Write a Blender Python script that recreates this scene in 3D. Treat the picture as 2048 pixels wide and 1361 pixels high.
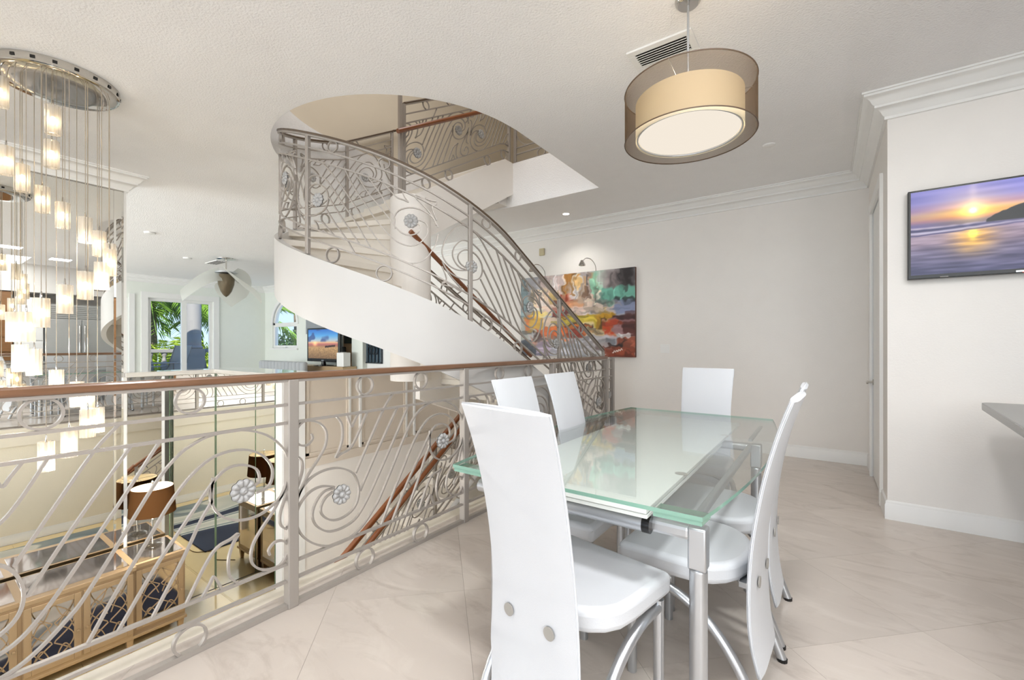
import bpy, bmesh, math, random
import numpy as np
from mathutils import Vector, Matrix
from mathutils.geometry import tessellate_polygon

random.seed(7)
for o in list(bpy.data.objects):
    bpy.data.objects.remove(o)
C = bpy.context.scene.collection
SC = bpy.context.scene
PI = math.pi

# ------------------------------------------------------------------ camera
CAMZ = 1.25
cam_d = bpy.data.cameras.new('camera')
cam_d.sensor_fit = 'HORIZONTAL'
cam_d.sensor_width = 36.0
cam_d.lens = 36.0 * 880 / 2048
cam_d.shift_y = 9.5 / 2048
cam_d.clip_start = 0.05
cam_d.clip_end = 300
cam = bpy.data.objects.new('camera', cam_d)
C.objects.link(cam)
cam.location = (0, 0, CAMZ)
cam.rotation_euler = (PI / 2, 0, math.radians(35.5))
SC.camera = cam

# ------------------------------------------------------------------ view / world / light
SC.view_settings.view_transform = 'Standard'
SC.view_settings.look = 'None'
SC.view_settings.gamma = 1.0
SC.view_settings.use_curve_mapping = False
SC.view_settings.exposure = 0.39
SC.cycles.use_denoising = True
SC.cycles.max_bounces = 10
SC.cycles.diffuse_bounces = 5
SC.cycles.glossy_bounces = 6
SC.cycles.transmission_bounces = 8
SC.cycles.transparent_max_bounces = 24
SC.cycles.sample_clamp_indirect = 6.0
SC.cycles.caustics_reflective = False
SC.cycles.caustics_refractive = False

w = bpy.data.worlds.new('world')
SC.world = w
w.use_nodes = True
wn = w.node_tree
wn.nodes.clear()
wo = wn.nodes.new('ShaderNodeOutputWorld')
wb = wn.nodes.new('ShaderNodeBackground')
tc = wn.nodes.new('ShaderNodeTexCoord')
sx = wn.nodes.new('ShaderNodeSeparateXYZ')
rp = wn.nodes.new('ShaderNodeValToRGB')
rp.color_ramp.elements[0].position = 0.0
rp.color_ramp.elements[0].color = (0.62, 0.80, 1.0, 1)
rp.color_ramp.elements[1].position = 0.55
rp.color_ramp.elements[1].color = (0.22, 0.42, 0.88, 1)
wn.links.new(tc.outputs['Generated'], sx.inputs[0])
wn.links.new(sx.outputs['Z'], rp.inputs[0])
wn.links.new(rp.outputs[0], wb.inputs['Color'])
wb.inputs['Strength'].default_value = 1.1
wn.links.new(wb.outputs[0], wo.inputs[0])


def area(name, loc, rot, sx_, sy_, power, col=(1, 1, 1)):
    d = bpy.data.lights.new(name, 'AREA')
    d.shape = 'RECTANGLE'
    d.size = sx_
    d.size_y = sy_
    d.energy = power
    d.color = col
    o = bpy.data.objects.new(name, d)
    o.location = loc
    o.rotation_euler = rot
    C.objects.link(o)
    return o


# sun
sd = bpy.data.lights.new('sun', 'SUN')
sd.energy = 5.5
sd.angle = 0.01
sd.color = (1.0, 0.95, 0.86)
so = bpy.data.objects.new('sun', sd)
sdir = Vector((-0.80, 0.62, -0.62))
so.rotation_euler = sdir.to_track_quat('-Z', 'Y').to_euler()
so.location = (6, -8, 10)
C.objects.link(so)

# area lights added as daylight fill where no window is seen
area('fill_light_dining', (0.4, -8.85, 1.5), (PI / 2, 0, 0), 4.8, 2.7, 150, (0.88, 0.95, 1.0))  # added behind the camera to brighten the dining side
area('fill_light_kitchen', (2.90, -2.6, 1.8), (PI / 2, 0, PI / 2), 4.0, 2.2, 95, (0.90, 0.96, 1.0))  # added fill in front of a solid kitchen wall
area('fill_light_lower', (-4.1, -8.85, 0.7), (PI / 2, 0, 0), 3.4, 4.2, 40, (0.96, 0.98, 1.0))  # added behind the camera to brighten the sunken room
area('fill_light_living', (-10.0, -4.93, 1.4), (PI / 2, 0, 0), 6.0, 2.4, 390, (0.91, 0.97, 1.0))  # added at the unseen front openings to brighten the living room
area('fill_light_upper', (-2.6, 2.6, 5.95), (0, 0, 0), 2.6, 2.6, 56, (0.98, 0.98, 1.0))  # added above the stair opening, under a solid ceiling
area('kitchen_overhead_fill', (1.85, -0.2, 3.02), (0, 0, 0), 1.6, 3.6, 52, (0.92, 0.97, 1.0))  # added overhead panel out of view, bounces light off the floor
for x_, y_, p_ in ((0.95, 2.0, 9), (0.0, 1.2, 29), (-0.9, -0.1, 10)):
    area('overhead_fill_dining', (x_, y_, 3.02), (0, 0, 0), 0.3, 0.3, p_, (0.97, 0.98, 1.0))  # unseen overhead lights added to lift table and floor, no fixtures


def point(name, loc, power, col, r=0.05):
    d = bpy.data.lights.new(name, 'POINT')
    d.energy = power
    d.color = col
    d.shadow_soft_size = r
    o = bpy.data.objects.new(name, d)
    o.location = loc
    C.objects.link(o)
    return o


# lamps lit in the house; the lower room points are added fill
point('pendant_lamp_light', (-0.582, 2.389, 2.60), 22, (1.0, 0.96, 0.90), 0.0)
for k_, (x_, y_, z_) in enumerate(((-3.98, .55, .42), (-4.34, .86, .57), (-3.96, .65, .49), (-4.48, .67, .85), (-4.43, .49, 1.03), (-4.09, .43, 1.23), (-4.03, .82, 1.59), (-4.42, .81, 1.96))):
    point('chandelier_bulb_light', (x_, y_, z_), 3.8, (1.0, 0.97, 0.92), 0.0)
for y_ in (-0.6, 0.2, 0.9, 1.5):
    point('lower_room_fill', (-3.5, y_, -0.10), 9, (1.0, 0.97, 0.92), 0.0)  # added points without any fixture, they brighten the stair well
point('table_lamp_light', (-5.76, 1.57, -0.40), 26, (1.0, 0.88, 0.70), 0.05)
dls = bpy.data.lights.new('downlight_stair', 'SPOT')
dls.energy = 22
dls.color = (1.0, 0.97, 0.92)
dls.spot_size = math.radians(130)
dls.spot_blend = 1.0
dls.shadow_soft_size = 0.03
dlo = bpy.data.objects.new('downlight_stair', dls)
dlo.location = (-2.891, 5.323, 3.0)
C.objects.link(dlo)

# ------------------------------------------------------------------ materials
MATS = {}


def srgb(r, g, b):
    f = lambda c: (c / 255 / 12.92) if c / 255 <= 0.04045 else ((c / 255 + 0.055) / 1.055) ** 2.4
    return (f(r), f(g), f(b), 1)


def mat(name, col, rough=0.5, metal=0.0, var=0.0, vscale=6.0, bump=0.0, bscale=60.0, coat=0.0, spec=0.5, trans=0.0, stretch=None, detail=4.0, objvar=0.0):
    m = bpy.data.materials.new(name)
    m.use_nodes = True
    nt = m.node_tree
    b = nt.nodes['Principled BSDF']
    b.inputs['Roughness'].default_value = rough
    b.inputs['Metallic'].default_value = metal
    b.inputs['Specular IOR Level'].default_value = spec
    b.inputs['Coat Weight'].default_value = coat
    b.inputs['Coat Roughness'].default_value = 0.08
    b.inputs['Transmission Weight'].default_value = trans
    b.inputs['Base Color'].default_value = col
    tcn = nt.nodes.new('ShaderNodeTexCoord')
    mp = nt.nodes.new('ShaderNodeMapping')
    nt.links.new(tcn.outputs['Object'], mp.inputs[0])
    if stretch:
        mp.inputs['Scale'].default_value = stretch
    if var > 0 or True:
        n = nt.nodes.new('ShaderNodeTexNoise')
        n.inputs['Scale'].default_value = vscale
        n.inputs['Detail'].default_value = detail
        nt.links.new(mp.outputs[0], n.inputs['Vector'])
        mx = nt.nodes.new('ShaderNodeMixRGB')
        mx.blend_type = 'MIX'
        v = max(var, 0.02)
        mx.inputs[1].default_value = (col[0] * (1 - v), col[1] * (1 - v), col[2] * (1 - v), 1)
        mx.inputs[2].default_value = (min(1, col[0] * (1 + v)), min(1, col[1] * (1 + v)), min(1, col[2] * (1 + v)), 1)
        nt.links.new(n.outputs['Fac'], mx.inputs[0])
        out = mx.outputs[0]
        if objvar > 0:
            oi = nt.nodes.new('ShaderNodeObjectInfo')
            hs = nt.nodes.new('ShaderNodeHueSaturation')
            mr = nt.nodes.new('ShaderNodeMapRange')
            mr.inputs['To Min'].default_value = 1 - objvar
            mr.inputs['To Max'].default_value = 1 + objvar
            nt.links.new(oi.outputs['Random'], mr.inputs['Value'])
            nt.links.new(mr.outputs[0], hs.inputs['Value'])
            nt.links.new(out, hs.inputs['Color'])
            out = hs.outputs[0]
        nt.links.new(out, b.inputs['Base Color'])
    if bump > 0:
        n2 = nt.nodes.new('ShaderNodeTexNoise')
        n2.inputs['Scale'].default_value = bscale
        n2.inputs['Detail'].default_value = 3
        nt.links.new(mp.outputs[0], n2.inputs['Vector'])
        bp = nt.nodes.new('ShaderNodeBump')
        bp.inputs['Strength'].default_value = bump
        bp.inputs['Distance'].default_value = 0.02
        nt.links.new(n2.outputs['Fac'], bp.inputs['Height'])
        nt.links.new(bp.outputs[0], b.inputs['Normal'])
    MATS[name] = m
    return m


def emis(name, col, strength):
    m = bpy.data.materials.new(name)
    m.use_nodes = True
    nt = m.node_tree
    nt.nodes.clear()
    o = nt.nodes.new('ShaderNodeOutputMaterial')
    e = nt.nodes.new('ShaderNodeEmission')
    e.inputs[0].default_value = col
    e.inputs[1].default_value = strength
    nt.links.new(e.outputs[0], o.inputs[0])
    return m


def attr_mat(name, emission, rough=0.5, strength=1.0):
    m = bpy.data.materials.new(name)
    m.use_nodes = True
    nt = m.node_tree
    b = nt.nodes['Principled BSDF']
    a = nt.nodes.new('ShaderNodeAttribute')
    a.attribute_name = 'paint'
    b.inputs['Roughness'].default_value = rough
    if emission:
        b.inputs['Base Color'].default_value = (0.01, 0.01, 0.01, 1)
        nt.links.new(a.outputs['Color'], b.inputs['Emission Color'])
        b.inputs['Emission Strength'].default_value = strength
    else:
        nt.links.new(a.outputs['Color'], b.inputs['Base Color'])
    return m


def clear_glass(name, tint, ior=1.45, rough=0.0, body=0.0, bodycol=(0.8, 0.9, 0.85, 1)):
    """thin architectural glass: fresnel mix of transparency and reflection"""
    m = bpy.data.materials.new(name)
    m.use_nodes = True
    nt = m.node_tree
    nt.nodes.clear()
    o = nt.nodes.new('ShaderNodeOutputMaterial')
    t = nt.nodes.new('ShaderNodeBsdfTransparent')
    t.inputs[0].default_value = tint
    g = nt.nodes.new('ShaderNodeBsdfGlossy')
    g.inputs['Roughness'].default_value = rough
    fr = nt.nodes.new('ShaderNodeFresnel')
    ge = nt.nodes.new('ShaderNodeNewGeometry')
    mi_ = nt.nodes.new('ShaderNodeMapRange')
    mi_.inputs['To Min'].default_value = ior
    mi_.inputs['To Max'].default_value = 1 / ior
    nt.links.new(ge.outputs['Backfacing'], mi_.inputs['Value'])
    nt.links.new(mi_.outputs[0], fr.inputs[0])
    mx = nt.nodes.new('ShaderNodeMixShader')
    nt.links.new(fr.outputs[0], mx.inputs[0])
    src = t.outputs[0]
    if body > 0:
        d = nt.nodes.new('ShaderNodeBsdfDiffuse')
        d.inputs[0].default_value = bodycol
        m2 = nt.nodes.new('ShaderNodeMixShader')
        m2.inputs[0].default_value = body
        nt.links.new(t.outputs[0], m2.inputs[1])
        nt.links.new(d.outputs[0], m2.inputs[2])
        src = m2.outputs[0]
    nt.links.new(src, mx.inputs[1])
    nt.links.new(g.outputs[0], mx.inputs[2])
    nt.links.new(mx.outputs[0], o.inputs[0])
    return m


def sheer(name, tint, trans, diffcol, transl=0.5):
    """thin fabric / frosted sheet: part see-through, part translucent cloth"""
    m = bpy.data.materials.new(name)
    m.use_nodes = True
    nt = m.node_tree
    nt.nodes.clear()
    o = nt.nodes.new('ShaderNodeOutputMaterial')
    t = nt.nodes.new('ShaderNodeBsdfTransparent')
    t.inputs[0].default_value = tint
    d = nt.nodes.new('ShaderNodeBsdfDiffuse')
    d.inputs[0].default_value = diffcol
    tr = nt.nodes.new('ShaderNodeBsdfTranslucent')
    tr.inputs[0].default_value = diffcol
    m1 = nt.nodes.new('ShaderNodeMixShader')
    m1.inputs[0].default_value = transl
    nt.links.new(d.outputs[0], m1.inputs[1])
    nt.links.new(tr.outputs[0], m1.inputs[2])
    m2 = nt.nodes.new('ShaderNodeMixShader')
    m2.inputs[0].default_value = 1 - trans
    nt.links.new(t.outputs[0], m2.inputs[1])
    nt.links.new(m1.outputs[0], m2.inputs[2])
    nt.links.new(m2.outputs[0], o.inputs[0])
    return m


M_wall = mat('wall_paint', srgb(237, 233, 228), 0.75, var=0.01, bump=0.08, bscale=90)
M_walllow = mat('lower_wall_paint', srgb(236, 228, 210), 0.75, var=0.02, bump=0.15, bscale=90)
M_wallliv = mat('living_wall_paint', srgb(233, 236, 228), 0.75, var=0.02)
M_panelwall = mat('panel_wall_paint', srgb(222, 210, 195), 0.7, var=0.02)
M_ceil = mat('ceiling_texture', srgb(245, 244, 243), 0.85, var=0.01, bump=0.35, bscale=75)
M_white = mat('white_trim_paint', srgb(238, 237, 234), 0.4, var=0.01)
M_plaster = mat('white_plaster', srgb(205, 203, 200), 0.42, var=0.015)  # plaster darkened so the strongly lit stringers stay below white
M_plasterlift = mat('lightened_plaster', srgb(241, 236, 230), 0.6, var=0.01)  # same white plaster, lightened to make up for weaker light
M_step = mat('cream_stair_stone', srgb(226, 219, 208), 0.5, var=0.04)
M_iron = mat('grey_painted_iron', srgb(166, 159, 152), 0.42, metal=0.3, var=0.03)
M_capdark = mat('bronze_cap_rail', srgb(92, 76, 60), 0.35, metal=0.2, var=0.1)
M_rosette = mat('cast_rosette_metal', srgb(172, 171, 170), 0.5, metal=0.2, var=0.08, vscale=30)
M_wood = mat('handrail_wood', srgb(122, 88, 64), 0.32, var=0.25, vscale=9, stretch=(6, 1, 6), coat=0.3)
M_wood2 = mat('red_handrail_wood', srgb(128, 74, 40), 0.32, var=0.2, vscale=9, coat=0.3)
M_chrome = mat('chrome', (0.58, 0.56, 0.53, 1), 0.06, metal=1.0, var=0.0)
M_silver = mat('brushed_silver', srgb(196, 199, 203), 0.3, metal=0.85, var=0.03)
M_leather = mat('white_leather', srgb(207, 209, 213), 0.38, var=0.015, bump=0.05, bscale=250)
M_stitch = mat('leather_seam', srgb(205, 205, 205), 0.5)
M_black = mat('black_plastic', srgb(14, 14, 15), 0.25)
M_dkgrey = mat('grey_button', srgb(158, 154, 148), 0.4)
M_steel = mat('stainless_steel', srgb(200, 201, 200), 0.25, metal=0.5, var=0.03, vscale=3, stretch=(1, 1, 14))
M_brown = mat('brown_cabinet_wood', srgb(132, 92, 54), 0.4, var=0.2, stretch=(1, 1, 8))
M_gold = mat('champagne_gilt_wood', srgb(188, 160, 124), 0.36, metal=0.35, var=0.06)
M_counter = mat('grey_stone_counter', srgb(112, 112, 109), 0.25, var=0.08, vscale=14, coat=0.1)
M_cap = mat('polished_white_cap', srgb(226, 222, 214), 0.08, var=0.04, coat=0.6)
M_mirror = mat('mirror_silver', (0.93, 0.94, 0.915, 1), 0.0, metal=1.0, var=0.0)
for l in list(M_mirror.node_tree.links):
    if l.to_node.type == 'BSDF_PRINCIPLED':
        M_mirror.node_tree.links.remove(l)
M_mirredge = mat('green_glass_edge', srgb(118, 140, 112), 0.1, var=0.05)
M_antmirror = mat('antiqued_mirror', (0.60, 0.53, 0.50, 1), 0.06, metal=1.0, var=0.05)
M_glass = clear_glass('table_glass', (0.965, 0.985, 0.975, 1), 1.5)
M_glassedge = mat('table_glass_edge', srgb(136, 178, 160), 0.06, var=0.2, vscale=3, spec=0.8)
M_frost = clear_glass('frosted_white_glass', (0.9, 0.95, 0.92, 1), 1.2, 0.1, 0.90, srgb(240, 243, 239))
M_win = clear_glass('window_glass', (0.97, 0.985, 0.98, 1), 1.3)
M_crystal = clear_glass('ribbed_crystal', (0.98, 0.95, 0.90, 1), 1.45, 0.06, 0.32, (0.95, 0.90, 0.82, 1))
M_lampglass = clear_glass('lamp_base_crystal', (0.96, 0.95, 0.92, 1), 1.5, 0.02)
M_wire = mat('clear_hanging_wire', srgb(190, 178, 160), 0.3, metal=0.5)
M_bulb = emis('warm_bulb', (1.0, 0.84, 0.60, 1), 26.0)
M_bulb2 = emis('lamp_bulb', (1.0, 0.84, 0.60, 1), 30.0)
M_diffuser = emis('pendant_diffuser_lit', (1.0, 0.90, 0.77, 1), 0.70)
M_downlight = emis('downlight_lit', (1.0, 0.96, 0.9, 1), 6.0)
M_sheer = sheer('sheer_brown_shade', (0.86, 0.81, 0.75, 1), 0.70, srgb(112, 94, 76), 0.5)
_nt = M_sheer.node_tree
_lw = _nt.nodes.new('ShaderNodeLayerWeight')
_lw.inputs[0].default_value = 0.35
_mr = _nt.nodes.new('ShaderNodeMapRange')
_mr.inputs['To Min'].default_value = 0.26
_mr.inputs['To Max'].default_value = 0.95
_nt.links.new(_lw.outputs['Facing'], _mr.inputs['Value'])
_nt.links.new(_mr.outputs[0], [n_ for n_ in _nt.nodes if n_.type == 'MIX_SHADER'][1].inputs[0])
M_liner = sheer('cream_inner_shade', (1, 1, 1, 1), 0.0, srgb(240, 230, 206), 0.24)
M_shade = sheer('brown_linen_shade', (1, 1, 1, 1), 0.0, srgb(112, 78, 48), 0.08)
M_shadein = mat('shade_lining', srgb(250, 236, 205), 0.8)
M_frostblade = sheer('frosted_fan_blade', (0.95, 0.97, 0.95, 1), 0.22, srgb(225, 226, 220), 0.4)
M_tile = mat('travertine_tile', srgb(207, 196, 186), 0.22, var=0.07, vscale=2.2, stretch=(1.0, 2.4, 1), detail=9, spec=0.35, objvar=0.05)


def add_veins(m, rot, col, lo, hi, amt):
    nt = m.node_tree
    b = nt.nodes['Principled BSDF']
    src = b.inputs['Base Color'].links[0].from_socket
    tc_ = nt.nodes.new('ShaderNodeTexCoord')
    oi = nt.nodes.new('ShaderNodeObjectInfo')
    ad = nt.nodes.new('ShaderNodeVectorMath')
    mul = nt.nodes.new('ShaderNodeVectorMath')
    mul.operation = 'SCALE'
    mul.inputs['Scale'].default_value = 1.0
    nt.links.new(tc_.outputs['Object'], mul.inputs[0])
    cmb = nt.nodes.new('ShaderNodeCombineXYZ')
    mr = nt.nodes.new('ShaderNodeMath')
    mr.operation = 'MULTIPLY'
    mr.inputs[1].default_value = 37.0
    nt.links.new(oi.outputs['Random'], mr.inputs[0])
    nt.links.new(mr.outputs[0], cmb.inputs['X'])
    nt.links.new(mr.outputs[0], cmb.inputs['Z'])
    nt.links.new(mul.outputs[0], ad.inputs[0])
    nt.links.new(cmb.outputs[0], ad.inputs[1])
    mp = nt.nodes.new('ShaderNodeMapping')
    mp.inputs['Rotation'].default_value = (0, 0, rot)
    mp.inputs['Scale'].default_value = (1.5, 3.6, 1.5)
    nt.links.new(ad.outputs[0], mp.inputs[0])
    n = nt.nodes.new('ShaderNodeTexNoise')
    n.inputs['Scale'].default_value = 1.6
    n.inputs['Detail'].default_value = 10
    n.inputs['Roughness'].default_value = 0.62
    n.inputs['Distortion'].default_value = 1.4
    nt.links.new(mp.outputs[0], n.inputs['Vector'])
    r = nt.nodes.new('ShaderNodeMapRange')
    r.inputs['From Min'].default_value = lo
    r.inputs['From Max'].default_value = hi
    r.inputs['To Max'].default_value = amt
    nt.links.new(n.outputs['Fac'], r.inputs['Value'])
    mx = nt.nodes.new('ShaderNodeMixRGB')
    mx.inputs[2].default_value = col
    nt.links.new(r.outputs[0], mx.inputs[0])
    nt.links.new(src, mx.inputs[1])
    nt.links.new(mx.outputs[0], b.inputs['Base Color'])


add_veins(M_tile, 0.9, srgb(166, 152, 140), 0.53, 0.80, 0.6)
add_veins(M_tile, 0.7, srgb(222, 213, 203), 0.52, 0.75, 0.5)
M_grout = mat('tile_grout', srgb(188, 176, 165), 0.7)
M_tile2 = mat('cream_marble_tile', srgb(238, 214, 162), 0.14, var=0.06, vscale=2.4, detail=8, objvar=0.03)
M_leaf = mat('palm_leaf', srgb(122, 160, 58), 0.5, var=0.35, vscale=2)
M_leaf2 = mat('yellow_green_leaf', srgb(178, 200, 70), 0.5, var=0.3, vscale=2)
M_leaf3 = mat('hedge_leaf', srgb(78, 112, 58), 0.6, var=0.4, vscale=2)
M_trunk = mat('palm_trunk', srgb(120, 104, 88), 0.8, var=0.2)
M_stone = mat('terrace_stone', srgb(196, 184, 168), 0.7, var=0.06)
M_stonedk = mat('grey_terrace_stone', srgb(146, 142, 140), 0.7, var=0.06)
M_sling = mat('grey_sling_fabric', srgb(172, 174, 178), 0.7)
M_navy = mat('dark_blue_ironwork', srgb(30, 40, 50), 0.35, metal=0.3)
M_doorglass = mat('dark_door_glass', srgb(58, 78, 92), 0.08, spec=0.8)
M_greyfab = mat('light_grey_fabric', srgb(176, 178, 180), 0.8)

# ------------------------------------------------------------------ mesh helpers


class MB:
    def __init__(s):
        s.v = []
        s.f = []
        s.mi = []

    def add(s, vs, fs, mi=0):
        o = len(s.v)
        s.v += [tuple(p) for p in vs]
        for f in fs:
            s.f.append(tuple(i + o for i in f))
            s.mi.append(mi)
        return s

    def box(s, x0, x1, y0, y1, z0, z1, mi=0):
        vs = [(x0, y0, z0), (x1, y0, z0), (x1, y1, z0), (x0, y1, z0), (x0, y0, z1), (x1, y0, z1), (x1, y1, z1), (x0, y1, z1)]
        return s.add(vs, [(3, 2, 1, 0), (4, 5, 6, 7), (0, 1, 5, 4), (1, 2, 6, 5), (2, 3, 7, 6), (3, 0, 4, 7)], mi)

    def prism(s, poly, z0, z1, mi=0, sidemi=None):
        n = len(poly)
        vs = [(p[0], p[1], z0) for p in poly] + [(p[0], p[1], z1) for p in poly]
        s.add(vs, [tuple(range(n - 1, -1, -1)), tuple(range(n, 2 * n))], mi)
        o = len(s.v) - 2 * n
        for i in range(n):
            j = (i + 1) % n
            s.f.append((o + i, o + j, o + n + j, o + n + i))
            s.mi.append(mi if sidemi is None else sidemi)
        return s

    def tube(s, pts, r, n=6, closed=False, rect=None, up=None, mi=0, cap=True):
        """round (r) or rectangular (rect=(across, along-up)) section swept along pts"""
        P = [Vector(p) for p in pts]
        N = len(P)
        rr = r if hasattr(r, '__len__') else [r] * N
        rings = []
        prev = None
        for i in range(N):
            if closed:
                t = P[(i + 1) % N] - P[i - 1]
            else:
                t = P[min(i + 1, N - 1)] - P[max(i - 1, 0)]
            if t.length < 1e-9:
                t = Vector((0, 0, 1))
            t.normalize()
            if up is not None:
                u = up[i] if isinstance(up, list) else up
                a = Vector(u)
                a = a - t * a.dot(t)
                if a.length < 1e-5:
                    a = t.orthogonal()
            elif prev is None:
                a = t.orthogonal()
            else:
                a = prev - t * prev.dot(t)
                if a.length < 1e-6:
                    a = t.orthogonal()
            a.normalize()
            prev = a
            b = t.cross(a)
            ring = []
            if rect:
                h, k = rect[0] / 2, rect[1] / 2
                for (p, q) in ((-k, -h), (k, -h), (k, h), (-k, h)):
                    ring.append(P[i] + a * p + b * q)
            else:
                for k in range(n):
                    an = 2 * PI * k / n
                    ring.append(P[i] + (a * math.cos(an) + b * math.sin(an)) * rr[i])
            rings.append(ring)
        m = 4 if rect else n
        vs = [p for r_ in rings for p in r_]
        fs = []
        for i in range(N if closed else N - 1):
            j = (i + 1) % N
            for k in range(m):
                l = (k + 1) % m
                fs.append((i * m + k, i * m + l, j * m + l, j * m + k))
        if not closed and cap:
            fs.append(tuple(range(m - 1, -1, -1)))
            fs.append(tuple((N - 1) * m + k for k in range(m)))
        return s.add(vs, fs, mi)

    def lathe(s, prof, c=(0, 0, 0), n=24, mi=0, closed=False):
        vs = []
        for (r, z) in prof:
            for k in range(n):
                an = 2 * PI * k / n
                vs.append((c[0] + r * math.cos(an), c[1] + r * math.sin(an), c[2] + z))
        fs = []
        m = len(prof)
        for i in range(m if closed else m - 1):
            j = (i + 1) % m
            for k in range(n):
                l = (k + 1) % n
                fs.append((i * n + k, i * n + l, j * n + l, j * n + k))
        if not closed:
            if prof[0][0] > 1e-6:
                fs.append(tuple(range(n - 1, -1, -1)))
            if prof[-1][0] > 1e-6:
                fs.append(tuple((m - 1) * n + k for k in range(n)))
        return s.add(vs, fs, mi)

    def mesh(s, name, mats, smooth=None):
        me = bpy.data.meshes.new(name)
        me.from_pydata(s.v, [], s.f)
        for m in (mats if isinstance(mats, (list, tuple)) else [mats]):
            me.materials.append(m)
        me.polygons.foreach_set('material_index', s.mi)
        if smooth is not None:
            me.polygons.foreach_set('use_smooth', [True] * len(s.f))
            me.update()
            me.set_sharp_from_angle(angle=math.radians(smooth))
        me.validate()
        me.update()
        return me

    def build(s, name, mats, parent=None, smooth=None, bevel=0.0, seg=2):
        o = bpy.data.objects.new(name, s.mesh(name, mats, smooth))
        C.objects.link(o)
        if parent is not None:
            o.parent = parent
        if bevel > 0:
            bm_ = o.modifiers.new('bevel', 'BEVEL')
            bm_.width = bevel
            bm_.segments = seg
            bm_.limit_method = 'ANGLE'
            bm_.angle_limit = math.radians(40)
        return o


def tag(o, label=None, cat=None, group=None, kind=None):
    if label:
        o['label'] = label
    if cat:
        o['category'] = cat
    if group:
        o['group'] = group
    if kind:
        o['kind'] = kind
    return o


def empty(name, loc, rz=0.0, **k):
    o = bpy.data.objects.new(name, None)
    o.empty_display_size = 0.1
    o.location = loc
    o.rotation_euler = (0, 0, rz)
    C.objects.link(o)
    tag(o, **k)
    return o


def struct(o):
    o['kind'] = 'structure'
    return o


def sbox(name, m, *a, parent=None, bevel=0.0):
    o = MB().box(*a).build(name, m, parent, bevel=bevel)
    if parent is None:
        struct(o)
    return o


def inst(o, parent, loc=None, rz=None):
    c = o.copy()
    C.objects.link(c)
    c.parent = parent
    if loc is not None:
        c.location = loc
    if rz is not None:
        c.rotation_euler = (0, 0, rz)
    return c


def catmull(pts, n=6, closed=False):
    P = [Vector(p) for p in pts]
    N = len(P)
    out = []
    rng = N if closed else N - 1
    for i in range(rng):
        p0 = P[i - 1] if (i > 0 or closed) else P[0] * 2 - P[1]
        p1 = P[i]
        p2 = P[(i + 1) % N]
        p3 = P[(i + 2) % N] if (i + 2 < N or closed) else P[-1] * 2 - P[-2]
        for k in range(n):
            t = k / n
            out.append(0.5 * ((2 * p1) + (p2 - p0) * t + (2 * p0 - 5 * p1 + 4 * p2 - p3) * t * t + (3 * p1 - p0 - 3 * p2 + p3) * t ** 3))
    if not closed:
        out.append(P[-1])
    return out


def molding(name, m, path, prof, z, side=1, parent=None):
    """sweep profile [(out, dz)] along a mitred floor-plan path; side=1: room on the right of travel"""
    P = [Vector(p) for p in path]
    N = len(P)
    nrm = []
    for i in range(N - 1):
        t = (P[i + 1] - P[i]).normalized()
        nrm.append(Vector((t.y, -t.x)) * side)
    mb = MB()
    vs = []
    for i in range(N):
        if i == 0:
            n = nrm[0]
        elif i == N - 1:
            n = nrm[-1]
        else:
            n = nrm[i - 1] + nrm[i]
            n = n / max(1e-6, n.dot(nrm[i]))
        for (o_, dz) in prof:
            q = P[i] + n * o_
            vs.append((q.x, q.y, z + dz))
    k = len(prof)
    fs = []
    for i in range(N - 1):
        for j in range(k - 1):
            fs.append((i * k + j, i * k + j + 1, (i + 1) * k + j + 1, (i + 1) * k + j))
    fs.append(tuple(range(k)))
    fs.append(tuple((N - 1) * k + j for j in range(k - 1, -1, -1)))
    mb.add(vs, fs)
    o = mb.build(name, m, parent, smooth=35)
    if parent is None:
        struct(o)
    return o


CROWN = [(0, -0.175), (0.018, -0.175), (0.018, -0.155), (0.030, -0.145), (0.040, -0.125), (0.060, -0.105), (0.078, -0.100), (0.078, -0.085), (0.092, -0.075), (0.105, -0.052), (0.125, -0.035), (0.140, -0.028), (0.140, -0.014), (0.152, -0.012), (0.152, 0.0), (0, 0.0)]
BASE = [(0, 0.0), (0.016, 0.0), (0.016, 0.105), (0.012, 0.112), (0.012, 0.125), (0.004, 0.135), (0, 0.135)]
CZ = 3.04
LZ = -1.70
UZ = 3.60

# ------------------------------------------------------------------ stair plan
SCX, SCY = -3.35, 3.0
R_OP, R_SK, R_RL = 1.25, 1.22, 1.18


def stair_xy(L, r):
    """outer stair line: L=0 where the near straight flight meets the half turn (Y=3); L>0 goes down the flight, L<0 up round the turn"""
    arc = PI * R_RL
    if L >= 0:
        return (SCX + r, SCY + L), (1, 0)
    if L > -arc:
        a = L / R_RL
        return (SCX + r * math.cos(a), SCY + r * math.sin(a)), (math.cos(a), math.sin(a))
    return (SCX - r, SCY + (-L - arc)), (-1, 0)


ZK = [(0, 1.22), (-20, 1.42), (-36, 1.575), (-54, 1.725), (-83, 1.937), (-116, 2.19), (-180, 2.66)]


def stair_z(L):
    """top edge of the outer stringer"""
    arc = PI * R_RL
    if L >= 0:
        return max(0.0, 1.22 - 0.5 * L)
    if L > -arc:
        d = math.degrees(L / R_RL)
        for (a, za), (b, zb) in zip(ZK, ZK[1:]):
            if d >= b:
                return za + (zb - za) * (a - d) / (a - b)
    return min(UZ + 0.1, 2.66 + 0.58 * (-L - arc))


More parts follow.
